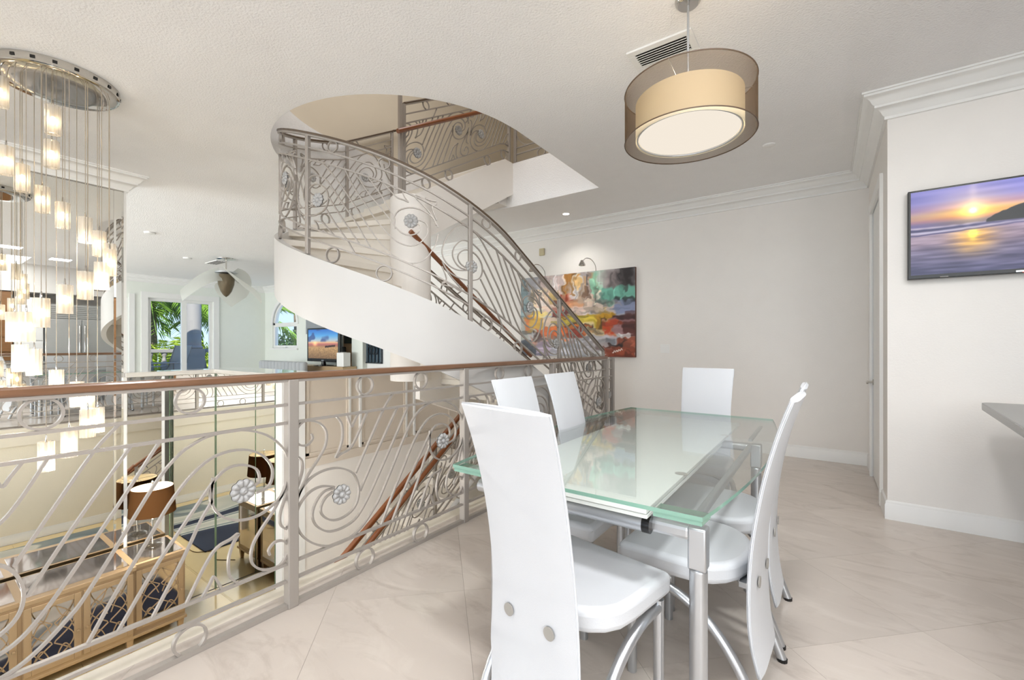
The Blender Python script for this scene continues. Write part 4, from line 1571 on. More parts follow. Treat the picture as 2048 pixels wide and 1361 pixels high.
# ------------------------------------------------------------------ chandelier
ch = empty('crystal_chandelier', (-4.22, .64, CZ), label='round chrome chandelier with a spiral of hanging ribbed crystal lights', cat='chandelier')
cpy = MB().lathe([(0, -.06), (.19, -.062), (.285, -.060), (.300, -.056), (.310, -.048), (.315, 0), (0, 0)], n=96)
cpy.build('canopy', M_chrome, ch, smooth=40)
vb = MB()
for k in range(20):
    a = 2 * PI * k / 20 + .09
    for q in range(4):
        aa = a + q * .018
        ca, sa = math.cos(aa), math.sin(aa)
        r = .3135
        t_ = .0028
        vs = [(r * ca - sa * d_ * t_ + ca * e_, r * sa + ca * d_ * t_ + sa * e_, z) for z in (-.034, -.016) for d_, e_ in ((-1, 0), (1, 0), (1, .0025), (-1, .0025))]
        vb.add(vs, [(3, 2, 1, 0), (4, 5, 6, 7), (0, 1, 5, 4), (1, 2, 6, 5), (2, 3, 7, 6), (3, 0, 4, 7)])
vb.build('vent_slots', M_black, ch)
PEND = [(-4.20, .38, 2.83), (-4.35, .42, 2.45), (-4.44, .50, 2.38), (-4.48, .60, 2.27), (-4.47, .70, 2.18), (-4.42, .81, 2.09), (-4.34, .87, 1.99), (-4.23, .90, 1.89), (-4.12, .88, 1.83),
        (-4.03, .82, 1.72), (-3.98, .73, 1.64), (-3.96, .63, 1.54), (-3.99, .53, 1.45), (-4.02, .47, 1.36), (-4.09, .43, 1.36), (-4.43, .49, 1.16), (-4.47, .56, 1.13), (-4.48, .67, .98), (-4.45, .77, .89),
        (-4.40, .82, .85), (-4.34, .86, .70), (-3.98, .74, .73), (-3.96, .65, .62), (-3.98, .55, .55), (-4.30, .62, 2.55), (-4.12, .60, 2.72)]
rib = []
for k in range(24):
    a = 2 * PI * k / 24
    r = .040 if k % 2 else .0355
    rib.append((r * math.cos(a), r * math.sin(a)))
PH = .092
shb = MB()
nn = 24
shb.add([(x, y, z) for z in (-PH, PH) for x, y in rib], [(k, (k + 1) % nn, nn + (k + 1) % nn, nn + k) for k in range(nn)])
shb.add([(x * .72, y * .72, z) for z in (-PH, PH) for x, y in rib], [((k + 1) % nn, k, nn + k, nn + (k + 1) % nn) for k in range(nn)])
for zi in (0, 1):
    fs_ = []
    shb.add([(x, y, (-PH, PH)[zi]) for x, y in rib] + [(x * .72, y * .72, (-PH, PH)[zi]) for x, y in rib], [((k, nn + k, nn + (k + 1) % nn, (k + 1) % nn) if zi == 0 else (k, (k + 1) % nn, nn + (k + 1) % nn, nn + k)) for k in range(nn)])
SHM = shb.mesh('crystal_shade', M_crystal)
BUM = MB().lathe([(0, .026), (.010, .020), (.013, 0), (.010, -.02), (0, -.026)], n=10).mesh('bulb', M_bulb, smooth=60)
SOM = MB().lathe([(0, PH + .045), (.004, PH + .04), (.006, PH), (.006, .03), (0, .03)], n=8).mesh('socket', M_chrome, smooth=40)
unlit = {5, 16}
M_bulboff = mat('unlit_bulb', srgb(235, 228, 214), 0.3)
BUMO = MB().lathe([(0, .026), (.010, .020), (.013, 0), (.010, -.02), (0, -.026)], n=10).mesh('bulb', M_bulboff, smooth=60)
for i, (x, y, z) in enumerate(PEND):
    o = bpy.data.objects.new('crystal_shade', SHM)
    C.objects.link(o)
    o.parent = ch
    o.location = (x + 4.22, y - .64, z - CZ)
    o.rotation_euler = (0, 0, i * .7)
    b = bpy.data.objects.new('bulb', BUMO if i in unlit else BUM)
    C.objects.link(b)
    b.parent = o
    b = bpy.data.objects.new('socket', SOM)
    C.objects.link(b)
    b.parent = o
    MB().tube([(x + 4.22, y - .64, z - CZ + PH), (x + 4.22, y - .64, -.058)], .0022, 5).build('wire', M_wire, ch)

# ------------------------------------------------------------------ lower room: sideboard, lamp, rug
sb = empty('mirrored_sideboard', (-5.69, .965, LZ), label='breakfront sideboard with gilt frame and mirrored lattice doors below the chandelier', cat='sideboard')
XF, XB = .28, -.28          # local front/back, x
bd = MB()
bd.box(XB, XF - .012, -.785, .785, .16, .79)
bd.box(XF - .012, XF + .028, -.355, .355, .16, .79)
bd.build('body', M_gold, sb, bevel=.003)
tp = MB().prism([(XB, -.80), (XF + .01, -.80), (XF + .01, -.375), (XF + .05, -.375), (XF + .05, .375), (XF + .01, .375), (XF + .01, .80), (XB, .80)], .79, .83)
tp.build('top_frame', M_gold, sb, bevel=.004)
for (a, b) in ((-.77, -.39), (-.34, .34), (.39, .77)):
    MB().box(XB + .03, XF - .03, a, b, .8302, .8335).build('top_mirror', M_antmirror, sb, bevel=.002)
MB().box(XB, XF + .03, -.79, .79, .135, .165).build('base_molding', M_gold, sb, bevel=.004)
for sgn in (-1, 1):
    MB().box(XB + .05, XF - .06, sgn * .786 - .002, sgn * .786 + .002, .22, .74).build('side_mirror', M_antmirror, sb)
DH0, DH1 = .195, .765


def sdoor(yc, wdt, xf, knobside):
    e = empty('door', (xf, yc, 0))
    e.parent = sb
    h = wdt / 2
    f = MB()
    fw = .045
    f.box(0, .018, -h, -h + fw, DH0, DH1)
    f.box(0, .018, h - fw, h, DH0, DH1)
    f.box(0, .018, -h + fw, h - fw, DH0, DH0 + fw)
    f.box(0, .018, -h + fw, h - fw, DH1 - fw, DH1)
    f.build('door_frame', M_gold, e, bevel=.003)
    a, b, z0, z1 = -h + fw, h - fw, DH0 + fw, DH1 - fw
    MB().box(.001, .006, a, b, z0, z1).build('door_mirror', M_antmirror, e)
    lt = MB()
    hw_ = (b - a) / 2
    H_ = z1 - z0
    for ph in (0, 1):
        for s_ in (-1, 1):
            pts = []
            for i in range(29):
                t = i / 28
                yy = (s_ * hw_ * abs(math.cos(PI * (1.5 * t + .5 * ph))))
                pts.append((.009, max(a, min(b, yy)), z0 + H_ * t))
            lt.tube(pts, 0, rect=(.007, .007), up=(1, 0, 0))
    for zc in (z0, z0 + H_ * .5, z1):
        for s_ in (-1, 1):
            pts = []
            for i in range(15):
                t = i / 14
                yy = s_ * hw_ * (1 - .9 * t)
                zz = zc + (H_ * .25) * math.sin(PI * t) * (1 if zc < z1 - .01 else -1)
                pts.append((.009, yy, min(z1, max(z0, zz))))
            lt.tube(pts, 0, rect=(.007, .007), up=(1, 0, 0))
    lt.build('lattice', M_gold, e)
    kb = MB().lathe([(0, .03), (.010, .028), (.013, .02), (.008, .01), (.006, 0)], n=12)
    kb.v = [(z + .018, y + knobside * (h - fw / 2), x + .44) for (x, y, z) in kb.v]
    kb.build('knob', M_gold, e, smooth=50)


sdoor(.575, .385, XF - .012, 1)
sdoor(.18, .345, XF + .028, -1)
sdoor(-.18, .345, XF + .028, 1)
sdoor(-.575, .385, XF - .012, 1)
for (x, y) in ((XF - .035, -.75), (XF - .035, .75), (XF - .01, -.335), (XF - .01, .335), (XB + .03, -.75), (XB + .03, .75), (XB + .03, 0)):
    lg = MB()
    lg.add([(x - .016, y - .016, 0), (x + .016, y - .016, 0), (x + .016, y + .016, 0), (x - .016, y + .016, 0), (x - .028, y - .028, .14), (x + .028, y - .028, .14), (x + .028, y + .028, .14), (x - .028, y + .028, .14)],
           [(3, 2, 1, 0), (4, 5, 6, 7), (0, 1, 5, 4), (1, 2, 6, 5), (2, 3, 7, 6), (3, 0, 4, 7)])
    lg.build('leg', M_gold, sb)

tl = empty('table_lamp', (-5.76, 1.57, LZ + .8335), label='table lamp with brown drum shade and crystal stem on the sideboard', cat='lamp')
MB().lathe([(0, 0), (.085, 0), (.088, .012), (.07, .022), (.03, .03), (0, .03)], n=28).build('base', M_lampglass, tl, smooth=50)
MB().lathe([(.026, .03), (.028, .05), (.026, .22), (.026, .29), (.012, .30), (0, .30)], n=16).build('stem', M_lampglass, tl, smooth=50)
MB().tube([(0, 0, .03), (0, 0, .44)], .006, 8).build('rod', M_chrome, tl)
shd = MB()
nn = 48
z0, z1, r0, r1 = .350, .625, .200, .178
shd.add([((r0 if z == z0 else r1) * math.cos(2 * PI * k / nn), (r0 if z == z0 else r1) * math.sin(2 * PI * k / nn), z) for z in (z0, z1) for k in range(nn)], [(k, (k + 1) % nn, nn + (k + 1) % nn, nn + k) for k in range(nn)])
shd.build('shade', M_shade, tl, smooth=60)
shi = MB()
r0, r1 = r0 - .004, r1 - .004
shi.add([((r0 if z == z0 else r1) * math.cos(2 * PI * k / nn), (r0 if z == z0 else r1) * math.sin(2 * PI * k / nn), z) for z in (z0, z1) for k in range(nn)], [((k + 1) % nn, k, nn + k, nn + (k + 1) % nn) for k in range(nn)])
shi.build('shade_lining', M_liner, tl, smooth=60)
MB().lathe([(0, .055), (.02, .04), (.03, .01), (.02, -.03), (.012, -.05), (0, -.05)], c=(0, 0, .48), n=14).build('bulb', M_bulb2, tl, smooth=60)
hp_ = MB().tube([(0, 0, .43), (.05, 0, .47), (.055, 0, .55), (.02, 0, .63), (0, 0, .66), (-.02, 0, .63), (-.055, 0, .55), (-.05, 0, .47), (0, 0, .43)], .003, 6)
hp_.tube([(-.172, 0, .618), (.172, 0, .618)], .002, 5)
hp_.tube([(0, -.172, .618), (0, .172, .618)], .002, 5)
hp_.lathe([(.010, .66), (.012, .68), (0, .695)], n=10)
hp_.build('harp', M_chrome, tl, smooth=50)
pts = catmull([(-5.44, 1.80, LZ + .004), (-5.2, 1.95, LZ + .004), (-4.95, 1.85, LZ + .004), (-4.75, 2.02, LZ + .004), (-4.55, 2.05, LZ + .004)], 6)
o = MB().tube(pts, .004, 6).build('lamp_cord', mat('cord_brown', srgb(120, 84, 50), .5), smooth=60)
tag(o, 'thin brown lamp cord lying on the cream floor beside the sideboard', 'cord')

# rug with broad flowing waves, seen in the mirrors
rgx0, rgx1, rgy0, rgy1 = -4.85, -2.5, -1.6, 1.95
M_rug = bpy.data.materials.new('wave_rug')
M_rug.use_nodes = True
nt = M_rug.node_tree
b = nt.nodes['Principled BSDF']
b.inputs['Roughness'].default_value = 0.95
tcn = nt.nodes.new('ShaderNodeTexCoord')
mp = nt.nodes.new('ShaderNodeMapping')
mp.inputs['Rotation'].default_value = (0, 0, .5)
mp.inputs['Scale'].default_value = (1.0, .45, 1)
wv = nt.nodes.new('ShaderNodeTexWave')
wv.inputs['Scale'].default_value = .30
wv.inputs['Distortion'].default_value = 9.0
wv.inputs['Detail'].default_value = 1.2
wv.inputs['Detail Scale'].default_value = 2.2
cr = nt.nodes.new('ShaderNodeValToRGB')
els = cr.color_ramp.elements
els[0].position, els[0].color = 0.0, srgb(34, 42, 62)
els[1].position, els[1].color = 0.30, srgb(52, 62, 84)
for p_, c_ in ((.33, srgb(214, 214, 206)), (.48, srgb(176, 182, 176)), (.52, srgb(120, 132, 138)), (.70, srgb(146, 154, 152)), (.74, srgb(222, 220, 210)), (1.0, srgb(196, 198, 190))):
    e_ = els.new(p_)
    e_.color = c_
nt.links.new(tcn.outputs['Object'], mp.inputs[0])
nt.links.new(mp.outputs[0], wv.inputs['Vector'])
nt.links.new(wv.outputs['Fac'], cr.inputs[0])
nt.links.new(cr.outputs[0], b.inputs['Base Color'])
o = MB().box(rgx0, rgx1, rgy0, rgy1, LZ, LZ + .014).build('area_rug', M_rug)
tag(o, 'navy and grey rug with flowing waves on the lower floor, seen in the mirrors', 'rug')

# ------------------------------------------------------------------ painted pictures (flat colour data)


def noise2(h, w_, sx_, sy_, rng):
    gh, gw = max(2, int(sy_)), max(2, int(sx_))
    g = rng.random((gh + 1, gw + 1))
    yy = np.linspace(0, gh - 1e-6, h)
    xx = np.linspace(0, gw - 1e-6, w_)
    y0, x0 = yy.astype(int), xx.astype(int)
    fy, fx = (yy - y0)[:, None], (xx - x0)[None, :]
    fy, fx = fy * fy * (3 - 2 * fy), fx * fx * (3 - 2 * fx)
    return (g[y0][:, x0] * (1 - fy) * (1 - fx) + g[y0 + 1][:, x0] * fy * (1 - fx) + g[y0][:, x0 + 1] * (1 - fy) * fx + g[y0 + 1][:, x0 + 1] * fy * fx)


def picture(name, img, x0, x1, z0, z1, y, m, parent):
    """flat picture facing -Y; img is (H,W,3) sRGB 0-255, row 0 at the top"""
    H_, W_, _ = img.shape
    xs = np.linspace(x0, x1, W_)
    zs = np.linspace(z1, z0, H_)
    V = np.zeros((H_ * W_, 3))
    V[:, 0] = np.tile(xs, H_)
    V[:, 2] = np.repeat(zs, W_)
    V[:, 1] = y
    i = np.arange(H_ - 1)[:, None] * W_ + np.arange(W_ - 1)[None, :]
    F = np.stack([i + W_, i + W_ + 1, i + 1, i], -1).reshape(-1, 4)
    me = bpy.data.meshes.new(name)
    me.vertices.add(len(V))
    me.vertices.foreach_set('co', V.ravel())
    me.loops.add(F.size)
    me.loops.foreach_set('vertex_index', F.ravel())
    me.polygons.add(len(F))
    me.polygons.foreach_set('loop_start', np.arange(len(F)) * 4)
    me.polygons.foreach_set('loop_total', np.full(len(F), 4))
    me.update(calc_edges=True)
    at = me.attributes.new('paint', 'FLOAT_COLOR', 'POINT')
    c = np.clip(img.reshape(-1, 3) / 255, 0, 1)
    lin = np.where(c <= .04045, c / 12.92, ((c + .055) / 1.055) ** 2.4)
    at.data.foreach_set('color', np.concatenate([lin, np.ones((len(lin), 1))], 1).ravel().astype(np.float32))
    me.materials.append(m)
    o = bpy.data.objects.new(name, me)
    C.objects.link(o)
    o.parent = parent
    return o


def smooth(a, b, x):
    t = np.clip((x - a) / (b - a), 0, 1)
    return t * t * (3 - 2 * t)


# abstract canvas
PH_, PW_ = 200, 310
rng = np.random.default_rng(5)
img = np.full((PH_, PW_, 3), 190.0)
Yg, Xg = np.mgrid[0:1:PH_ * 1j, 0:1:PW_ * 1j]
wob = (noise2(PH_, PW_, 14, 10, rng) - .5) * .022
wob2 = (noise2(PH_, PW_, 40, 26, rng) - .5) * .022
stx = noise2(PH_, PW_, 90, 6, rng)
sty = noise2(PH_, PW_, 14, 30, rng)


def stroke(x0, x1, y0, y1, col, a=.92, soft=.012, rag=1.0, tex=.09, vert=False):
    X_ = Xg + (wob + wob2) * rag
    Y_ = Yg + (wob2 - wob) * rag
    mk = smooth(x0 - soft, x0 + soft, X_) * (1 - smooth(x1 - soft, x1 + soft, X_)) * smooth(y0 - soft, y0 + soft, Y_) * (1 - smooth(y1 - soft, y1 + soft, Y_)) * a
    tx_ = (stx if vert else sty)
    c = np.array(col)[None, None, :] * (1 + tex * (tx_ - .5) * 2)[..., None]
    img[:] = img * (1 - mk[..., None]) + c * mk[..., None]


stroke(0, .10, 0, .55, (120, 142, 146)); stroke(.06, .25, 0, .28, (150, 148, 152)); stroke(.2, .45, 0, .3, (196, 176, 170), vert=True)
stroke(.30, .43, .02, .32, (206, 186, 182), vert=True); stroke(.42, .50, 0, .42, (168, 112, 44), vert=True); stroke(.47, .55, .12, .4, (206, 202, 200), vert=True)
stroke(.52, .56, .02, .2, (214, 150, 70), vert=True); stroke(.55, .68, 0, .3, (160, 150, 150), vert=True); stroke(.63, .68, 0, .25, (176, 130, 100), vert=True)
stroke(.67, .76, 0, .26, (120, 200, 160), vert=True, soft=.03); stroke(.70, .78, 0, .2, (196, 196, 190), vert=True, soft=.03)
stroke(.76, .90, 0, .24, (128, 116, 116), soft=.04); stroke(.88, 1.01, -.1, .22, (34, 28, 30), soft=.05)
stroke(.74, 1.01, .20, .36, (104, 172, 152), soft=.02); stroke(.8, 1.01, .35, .52, (122, 132, 164), soft=.02); stroke(.82, 1.01, .32, .36, (26, 28, 30), a=.7, rag=2)
stroke(0, .08, .5, .9, (168, 168, 160)); stroke(.1, .30, .16, .40, (240, 214, 176)); stroke(.14, .38, .20, .46, (238, 208, 190)); stroke(.28, .36, .22, .36, (198, 168, 104))
stroke(.38, .50, .24, .40, (150, 50, 22)); stroke(.46, .56, .16, .32, (222, 214, 212)); stroke(.40, .62, .33, .42, (206, 150, 110)); stroke(.54, .66, .22, .36, (188, 160, 136))
stroke(.48, .64, .40, .52, (238, 210, 196)); stroke(.64, .74, .22, .46, (246, 220, 204)); stroke(.60, .70, .28, .46, (240, 216, 196)); stroke(.66, .84, .36, .52, (196, 180, 170)); stroke(.72, .78, .42, .52, (196, 164, 100))
stroke(.30, .46, .40, .52, (116, 30, 18)); stroke(.34, .42, .42, .5, (170, 60, 30)); stroke(.28, .60, .505, .53, (40, 22, 16), a=.8, rag=2)
stroke(.20, .50, .52, .68, (226, 200, 176)); stroke(.36, .82, .51, .66, (196, 170, 42)); stroke(.44, .62, .54, .64, (206, 184, 70)); stroke(.70, .84, .50, .76, (164, 122, 30), rag=1.6); stroke(.74, .78, .52, .74, (40, 26, 14), a=.6, rag=2.5)
stroke(.56, .68, .60, .72, (222, 204, 160)); stroke(.82, 1.01, .53, .60, (46, 18, 18)); stroke(.82, 1.01, .58, .74, (150, 110, 112)); stroke(.90, 1.01, .60, .78, (84, 40, 36))
stroke(.08, .22, .44, .66, (206, 160, 50)); stroke(.05, .10, .44, .72, (214, 120, 50)); stroke(.14, .60, .66, .78, (178, 82, 28), rag=1.8); stroke(.24, .44, .62, .70, (200, 100, 34), rag=2); stroke(.36, .66, .63, .66, (60, 30, 16), a=.8, rag=2.5)
stroke(.44, .56, .70, .80, (128, 44, 26), rag=2); stroke(.60, .82, .68, .76, (214, 190, 150)); stroke(.78, .83, .60, .8, (190, 64, 34), rag=2.4)
stroke(0, .16, .80, 1.01, (40, 44, 58)); stroke(.10, .30, .76, .86, (196, 150, 130), rag=2); stroke(.16, .30, .82, 1.01, (156, 140, 160)); stroke(.28, .62, .77, 1.01, (172, 174, 182)); stroke(.60, .80, .76, .95, (176, 172, 176)); stroke(.78, .92, .78, .88, (152, 156, 166))
stroke(.76, 1.01, .88, 1.01, (110, 44, 26)); stroke(.86, 1.01, .78, .98, (146, 72, 50)); stroke(.76, .90, .86, .885, (30, 22, 22), a=.8, rag=2.2); stroke(.885, .905, .78, .88, (26, 20, 20), a=.8, rag=2.2); stroke(.12, .22, .70, .80, (50, 26, 16), a=.8, rag=2)
base_img = img.copy()
rr = random.Random(12)
for i in range(230):
    cx_, cy_ = rr.random(), rr.random()
    c_ = base_img[int(cy_ * (PH_ - 1)), int(cx_ * (PW_ - 1))]
    f_ = rr.choice((.55, .75, .85, 1.15, 1.3, 1.3))
    vert_ = cy_ < .36
    w1, h1 = (rr.uniform(.006, .02), rr.uniform(.03, .10)) if vert_ else (rr.uniform(.02, .07), rr.uniform(.008, .03))
    ox_, oy_ = cx_ + rr.uniform(-.04, .04), cy_ + rr.uniform(-.04, .04)
    stroke(ox_ - w1, ox_ + w1, oy_ - h1, oy_ + h1, tuple(np.clip(c_ * f_, 0, 250)), a=rr.uniform(.4, .85), soft=.006, rag=1.5)
# signature strokes
for i in range(60):
    t = i / 59
    sx_ = int((.825 + .075 * t) * PW_)
    sy_ = int((.945 - .035 * t + .010 * math.sin(t * 26)) * PH_)
    img[sy_:sy_ + 1, sx_:sx_ + 2] = (235, 215, 205)
pa = empty('abstract_painting', (-3.01, 5.82, 1.69), label='large unframed abstract canvas in reds, yellows and greys behind the stairs', cat='painting')
MB().box(-.935, .925, -.045, -.001, -.61, .61).build('canvas', mat('canvas_edge', srgb(96, 60, 44), .7), pa)
M_paint = attr_mat('oil_paint', False, .45)
picture('paint_surface', img, -.934, .924, -.609, .609, -.0465, M_paint, pa)
for (x, lb) in ((-2.66, 'chrome arc picture light over the right half of the painting'), (-3.50, 'chrome arc picture light over the left half of the painting, behind the railing')):
    pl = empty('picture_light', (x, 5.775, 2.30), label=lb, cat='lamp')
    MB().tube(catmull([(0, .01, 0), (0, -.02, .08), (-.03, -.08, .15), (-.08, -.13, .17), (-.12, -.16, .135)], 5), .005, 6).build('arm', M_chrome, pl, smooth=50)
    hd = MB().lathe([(0, .02), (.018, .018), (.024, 0), (.045, -.035), (.05, -.055), (.046, -.055), (.02, -.01), (0, -.008)], c=(-.13, -.17, .12), n=18)
    hd.build('head', M_chrome, pl, smooth=50)
    MB().lathe([(0, .012), (.014, 0), (0, -.014)], c=(-.13, -.17, .085), n=10).build('bulb', M_downlight, pl, smooth=60)

# wall switch and sensor
sw = empty('light_switch', (-1.705, 5.82, 1.20), label='white double rocker switch on the bare back wall', cat='switch')
MB().box(-.058, .058, -.006, 0, -.057, .057).build('plate', M_white, sw, bevel=.002)
for x in (-.025, .025):
    MB().box(x - .017, x + .017, -.010, -.006, -.033, .033).build('rocker', M_white, sw, bevel=.001)
o = MB().box(-3.62, -3.53, 5.795, 5.82, 2.63, 2.74).build('wall_sensor', mat('sensor_beige', srgb(196, 184, 150), .6), bevel=.006)
tag(o, 'small beige sensor box high on the wall above the painting', 'sensor')

# wall television with the beach sunset
TH_, TW_ = 150, 262
Yg, Xg = np.mgrid[0:1:TH_ * 1j, 0:1:TW_ * 1j]
rng = np.random.default_rng(9)


def ramp(v, stops):
    out = np.zeros(v.shape + (3,))
    ks = [s[0] for s in stops]
    for c in range(3):
        out[..., c] = np.interp(v, ks, [s[1][c] for s in stops])
    return out


sky = ramp(Yg * 1.36, [(0, (142, 142, 232)), (.2, (150, 144, 222)), (.32, (206, 160, 190)), (.40, (246, 190, 132)), (.46, (240, 168, 112)), (.50, (190, 122, 128)), (.55, (112, 98, 146)), (.62, (96, 92, 150))])
st1 = noise2(TH_, TW_, 5, 26, rng)
sky += ((st1 - .5) * 34)[..., None] * np.array([1, .9, .8])
dl_ = np.clip((.32 - Xg) / .3, 0, 1)[..., None]
sky = sky * (1 - .35 * dl_) + np.array([104, 98, 158]) * .35 * dl_
sxp, syp = .29, .30
dd = np.sqrt(((Xg - sxp) * 1.75) ** 2 + ((Yg - syp) * 1.0) ** 2)
sky += np.exp(-(dd / .10) ** 2)[..., None] * np.array([110, 110, 60]) + np.exp(-(dd / .26) ** 2)[..., None] * np.array([60, 40, -30]) + np.exp(-(dd / .028) ** 2)[..., None] * np.array([120, 150, 210])
sky += (np.exp(-((Xg - sxp) / .02) ** 2) * smooth(.35, .0, Yg) * .5)[..., None] * np.array([60, 50, 20])
sea = ramp(.58 + (Yg - .44) * .75, [(.58, (160, 140, 176)), (.66, (172, 150, 170)), (.72, (150, 128, 150)), (.80, (118, 108, 142)), (1, (58, 58, 104))])
st2 = noise2(TH_, TW_, 9, 44, rng)
st3 = noise2(TH_, TW_, 16, 60, rng)
sea += ((st2 - .5) * 62 + (st3 - .5) * 30)[..., None] * np.array([1, .95, .9])
refl = np.exp(-((Xg - sxp) / .09) ** 2) * smooth(.46, .54, Yg) * (1 - smooth(.62, .9, Yg)) * (.6 + .6 * st3)
sea += refl[..., None] * np.array([120, 70, -60]) + (np.exp(-((Xg - sxp) / .018) ** 2) * smooth(.49, .53, Yg) * (1 - smooth(.58, .68, Yg)))[..., None] * np.array([90, 110, 10])
wet = smooth(.5, 1.0, Xg) * smooth(.45, .55, Yg) * (1 - smooth(.65, .85, Yg)) * .5
sea = sea * (1 - wet[..., None]) + np.array([66, 46, 62]) * wet[..., None]
hz = .445 + .006 * np.sin(Xg * 9)
mk = smooth(-.006, .006, Yg - hz)[..., None]
img = sky * (1 - mk) + sea * mk
for (off, th_, col) in ((.0, .012, (222, 206, 222)), (.022, .018, (44, 44, 96)), (.05, .012, (206, 200, 226)), (.075, .008, (60, 56, 112))):
    wline = hz + off * (1.1 - Xg * .9) + (noise2(TH_, TW_, 30, 3, rng) - .5) * .012
    m_ = np.exp(-((Yg - wline) / th_) ** 2)[..., None] * np.clip(1.15 - Xg * 1.1, .0, 1)[..., None]
    img = img * (1 - m_) + np.array(col) * m_
hill = .44 - .17 * np.clip((Xg - .345) / .165, 0, 1) ** .6 - .14 * np.clip((Xg - .51) / .5, 0, 1) ** .8 + (noise2(TH_, TW_, 60, 2, rng) - .5) * .016
m_ = (smooth(.0, .01, Yg - hill) * (1 - smooth(.0, .012, Yg - .442)) * smooth(.343, .352, Xg))[..., None]
img = img * (1 - m_) + np.array([10, 8, 12]) * m_
tv = empty('wall_television', (1.0, 4.14, 2.005), label='wall mounted flat television showing a purple beach sunset', cat='television')
MB().box(-.537, .537, -.062, -.012, -.305, .305).build('bezel', M_black, tv, bevel=.004)
MB().box(-.2, .2, -.012, 0, -.15, .15).build('wall_bracket', M_black, tv)
picture('screen', img, -.522, .522, -.278, .292, -.0625, attr_mat('tv_picture', True, .3, 0.66), tv)
MB().box(-.03, .03, -.0640, -.062, -.300, -.289).build('logo_plate', M_silver, tv)
MB().box(-.375, -.335, -.0635, -.062, -.300, -.296).build('label_strip', M_dkgrey, tv)
MB().lathe([(0, 0), (.003, 0), (.003, .002), (0, .002)], c=(0.0, -.064, -.303), n=8).build('standby_light', emis('standby_red', (1, .1, .05, 1), 1.5), tv)

# grey stone peninsula top with rounded tip
pts = [(.515, .9), (.672, 2.73), (.765, 3.80)]
for i in range(7):
    a = PI - PI / 2 * i / 6
    pts.append((.815 + .05 * math.cos(a), 3.80 + .05 * math.sin(a)))
pts += [(1.75, 3.85), (1.75, .9)]
pe = empty('kitchen_peninsula', (1.2, 2.4, 0), label='grey stone bar counter with rounded tip beside the television wall', cat='counter')
MB().prism([(p[0] - 1.2, p[1] - 2.4) for p in pts][::-1], .858, .90).build('counter_top', M_counter, pe, bevel=.018, smooth=40)
MB().box(.05, .50, -1.4, 1.2, 0, .858).build('base_cabinet', M_white, pe)

# ------------------------------------------------------------------ kitchen wall behind, seen only in the mirror
fg = empty('steel_refrigerator', (2.62, 2.62, 0), label='wide stainless refrigerator with top grille, reflected in the tall mirror', cat='refrigerator')
MB().box(-.30, .32, -.66, .66, .02, 2.18).build('body', M_steel, fg)
for (a, b) in ((-.655, -.06), (-.05, .655)):
    MB().box(-.34, -.30, a, b, .12, 1.84).build('door', M_steel, fg, bevel=.008)
for i in range(7):
    MB().box(-.33, -.30, -.65, .65, 1.87 + i * .043, 1.895 + i * .043).build('grille_slat', M_steel, fg)
for y in (-.10, -.01):
    MB().tube([(-.36, y, .5), (-.385, y, .52), (-.385, y, 1.68), (-.36, y, 1.70)], .014, 8).build('handle', M_chrome, fg, smooth=50)
kc = empty('white_kitchen_cabinet', (2.63, 1.72, 0), label='white tall kitchen cabinet beside the refrigerator in the mirror', cat='cabinet')
MB().box(-.31, .31, -.22, .22, 0, 2.3).build('body', M_white, kc)
for (z0, z1) in ((.1, .85), (.9, 1.3), (1.35, 2.25)):
    MB().box(-.33, -.31, -.21, .21, z0, z1).build('door', M_white, kc, bevel=.004)
kb_ = empty('brown_kitchen_cabinet', (2.63, .78, 0), label='brown wooden tall cabinet at the edge of the mirror reflection', cat='cabinet')
MB().box(-.31, .31, -.70, .70, 0, 2.4).build('body', M_brown, kb_)
for i in range(3):
    for (z0, z1) in ((.1, .85), (1.1, 1.38), (1.42, 2.35)):
        MB().box(-.33, -.31, -.69 + i * .465, -.24 + i * .465, z0, z1).build('door', M_brown, kb_, bevel=.006)
MB().box(-.36, -.30, -.70, .70, .87, .91).build('worktop', M_counter, kb_)
sbox('wall_kitchen_soffit', M_wall, 2.30, 2.95, -.5, 4.14, 2.42, CZ)

# ------------------------------------------------------------------ living room furniture along the far wall
sf = empty('channel_tufted_sofa', (-11.25, 5.75, 0), label='light grey channel tufted sofa back below the small television', cat='sofa')
for i in range(13):
    a = -1.1 + i * .17
    if i == 0:
        chn = MB().tube([(0, 0, .0), (0, 0, .80), (0, 0, .83)], [.088, .088, .06], 14)
        c0 = chn.build('back_channel', M_greyfab, sf, smooth=60)
        c0.location = (a, 0, 0)
    else:
        inst(c0, sf, (a, 0, 0))
MB().box(-1.18, 1.1, -.75, -.06, .1, .42).build('seat', M_greyfab, sf, bevel=.05)
cn = empty('wooden_media_console', (-10.55, 6.42, 0), label='low wooden media console carrying the small television', cat='console')
MB().box(-1.1, 1.2, -.25, .14, 0, .72).build('body', M_gold, cn, bevel=.006)
MB().box(.50, .94, .24, .30, .0, 1.75).build('back_panel', mat('tan_panel', srgb(170, 140, 104), .5, var=.1), cn)
MB().box(.55, .90, .225, .24, 1.28, 1.72).build('dark_inset', mat('green_black', srgb(34, 40, 30), .3), cn)
t2 = empty('small_television', (-10.35, 6.30, .72), label='small stand television showing a beach with a boat under blue sky', cat='television')
MB().box(-.72, .72, -.03, .05, .10, .96).build('bezel', M_black, t2, bevel=.01)
MB().lathe([(.24, 0), (.24, .012), (.06, .03), (.05, .11), (0, .11)], n=20).build('stand', M_black, t2, smooth=40)
H3, W3 = 90, 140
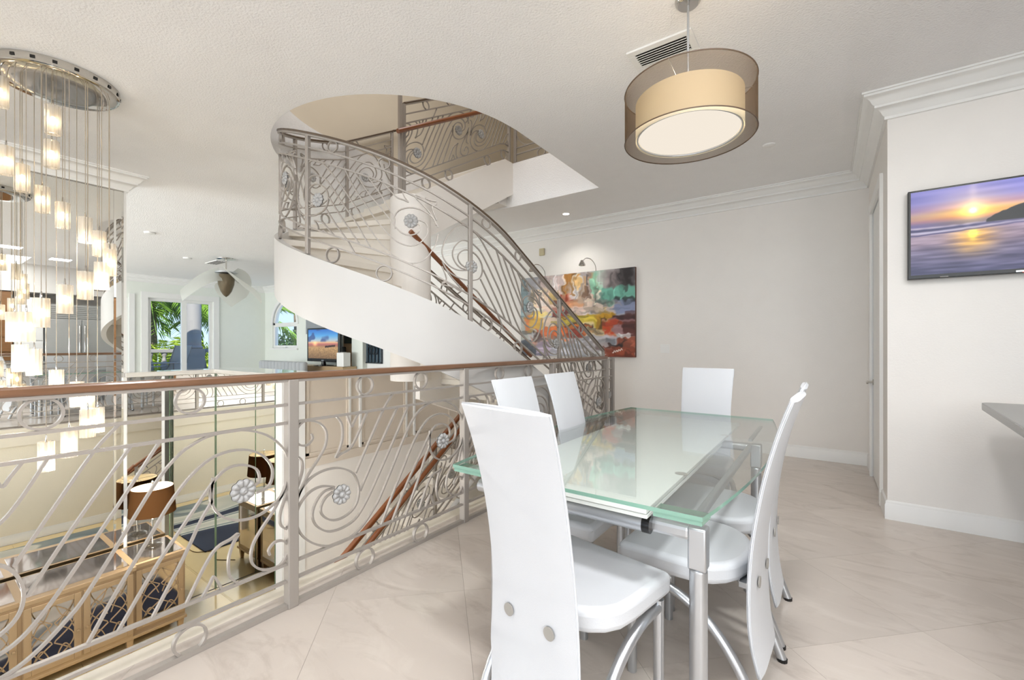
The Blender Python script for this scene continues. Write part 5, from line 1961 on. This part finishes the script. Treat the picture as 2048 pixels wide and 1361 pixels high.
Yg, Xg = np.mgrid[0:1:H3 * 1j, 0:1:W3 * 1j]
rng = np.random.default_rng(3)
img = ramp(Yg, [(0, (40, 110, 200)), (.22, (90, 170, 230)), (.38, (180, 200, 210)), (.46, (240, 180, 130)), (.50, (190, 110, 110)), (.56, (170, 110, 90)), (.62, (190, 150, 100)), (1, (120, 90, 60))])
cl_ = noise2(H3, W3, 6, 7, rng)
m_ = (smooth(.55, .75, cl_) * (1 - smooth(.38, .46, Yg)) * .75)[..., None]
img = img * (1 - m_) + np.array([50, 70, 130]) * m_
sd2 = rng.random((H3, W3)) * smooth(.58, .66, Yg)
img += ((sd2 - .5 * smooth(.58, .66, Yg)) * 120)[..., None] * np.array([1, .85, .6])
d2_ = np.sqrt((Xg - .24) ** 2 + (Yg - .5) ** 2)
img += np.exp(-(d2_ / .07) ** 2)[..., None] * np.array([110, 90, 40])
bt_ = (np.abs(Xg - .75) < .17) & (Yg > .545 + .22 * (Xg - .75) * -.5 - .0) & (Yg < .63 - .12 * (Xg - .6))
img[bt_] = (60, 24, 20)
picture('screen', img, -.66, .66, .18, .92, -.0305, attr_mat('small_tv_picture', True, .3, 0.74), t2)
MB().box(-.05, .05, -.034, -.03, .125, .145).build('logo_plate', M_silver, t2)
bx = empty('white_speaker_box', (-9.50, 6.30, .72), label='white upright speaker box right of the small television on the console', cat='speaker')
MB().box(-.14, .14, -.1, .1, 0, .34).build('body', M_white, bx, bevel=.015)
MB().lathe([(.07, 0), (.07, .012), (0, .012)], c=(0, 0, .34), n=14).build('top_cap', M_dkgrey, bx)
bk = MB().box(-9.98, -9.76, 6.40, 6.55, .72, 1.20).build('black_speaker', M_black, bevel=.02)
tag(bk, 'black speaker standing behind the white speaker box', 'speaker')
sbox('trim_6', M_wallliv, -9.58, -9.14, 6.58, 6.73, 0, CZ)
MB().box(-11.9, -10.6, 6.705, 6.729, 1.55, 2.25).build('grey_panel', mat('grey_panel', srgb(150, 154, 158), .6))
tag(bpy.data.objects['grey_panel'], 'flat grey panel on the far wall behind the small television', 'panel')
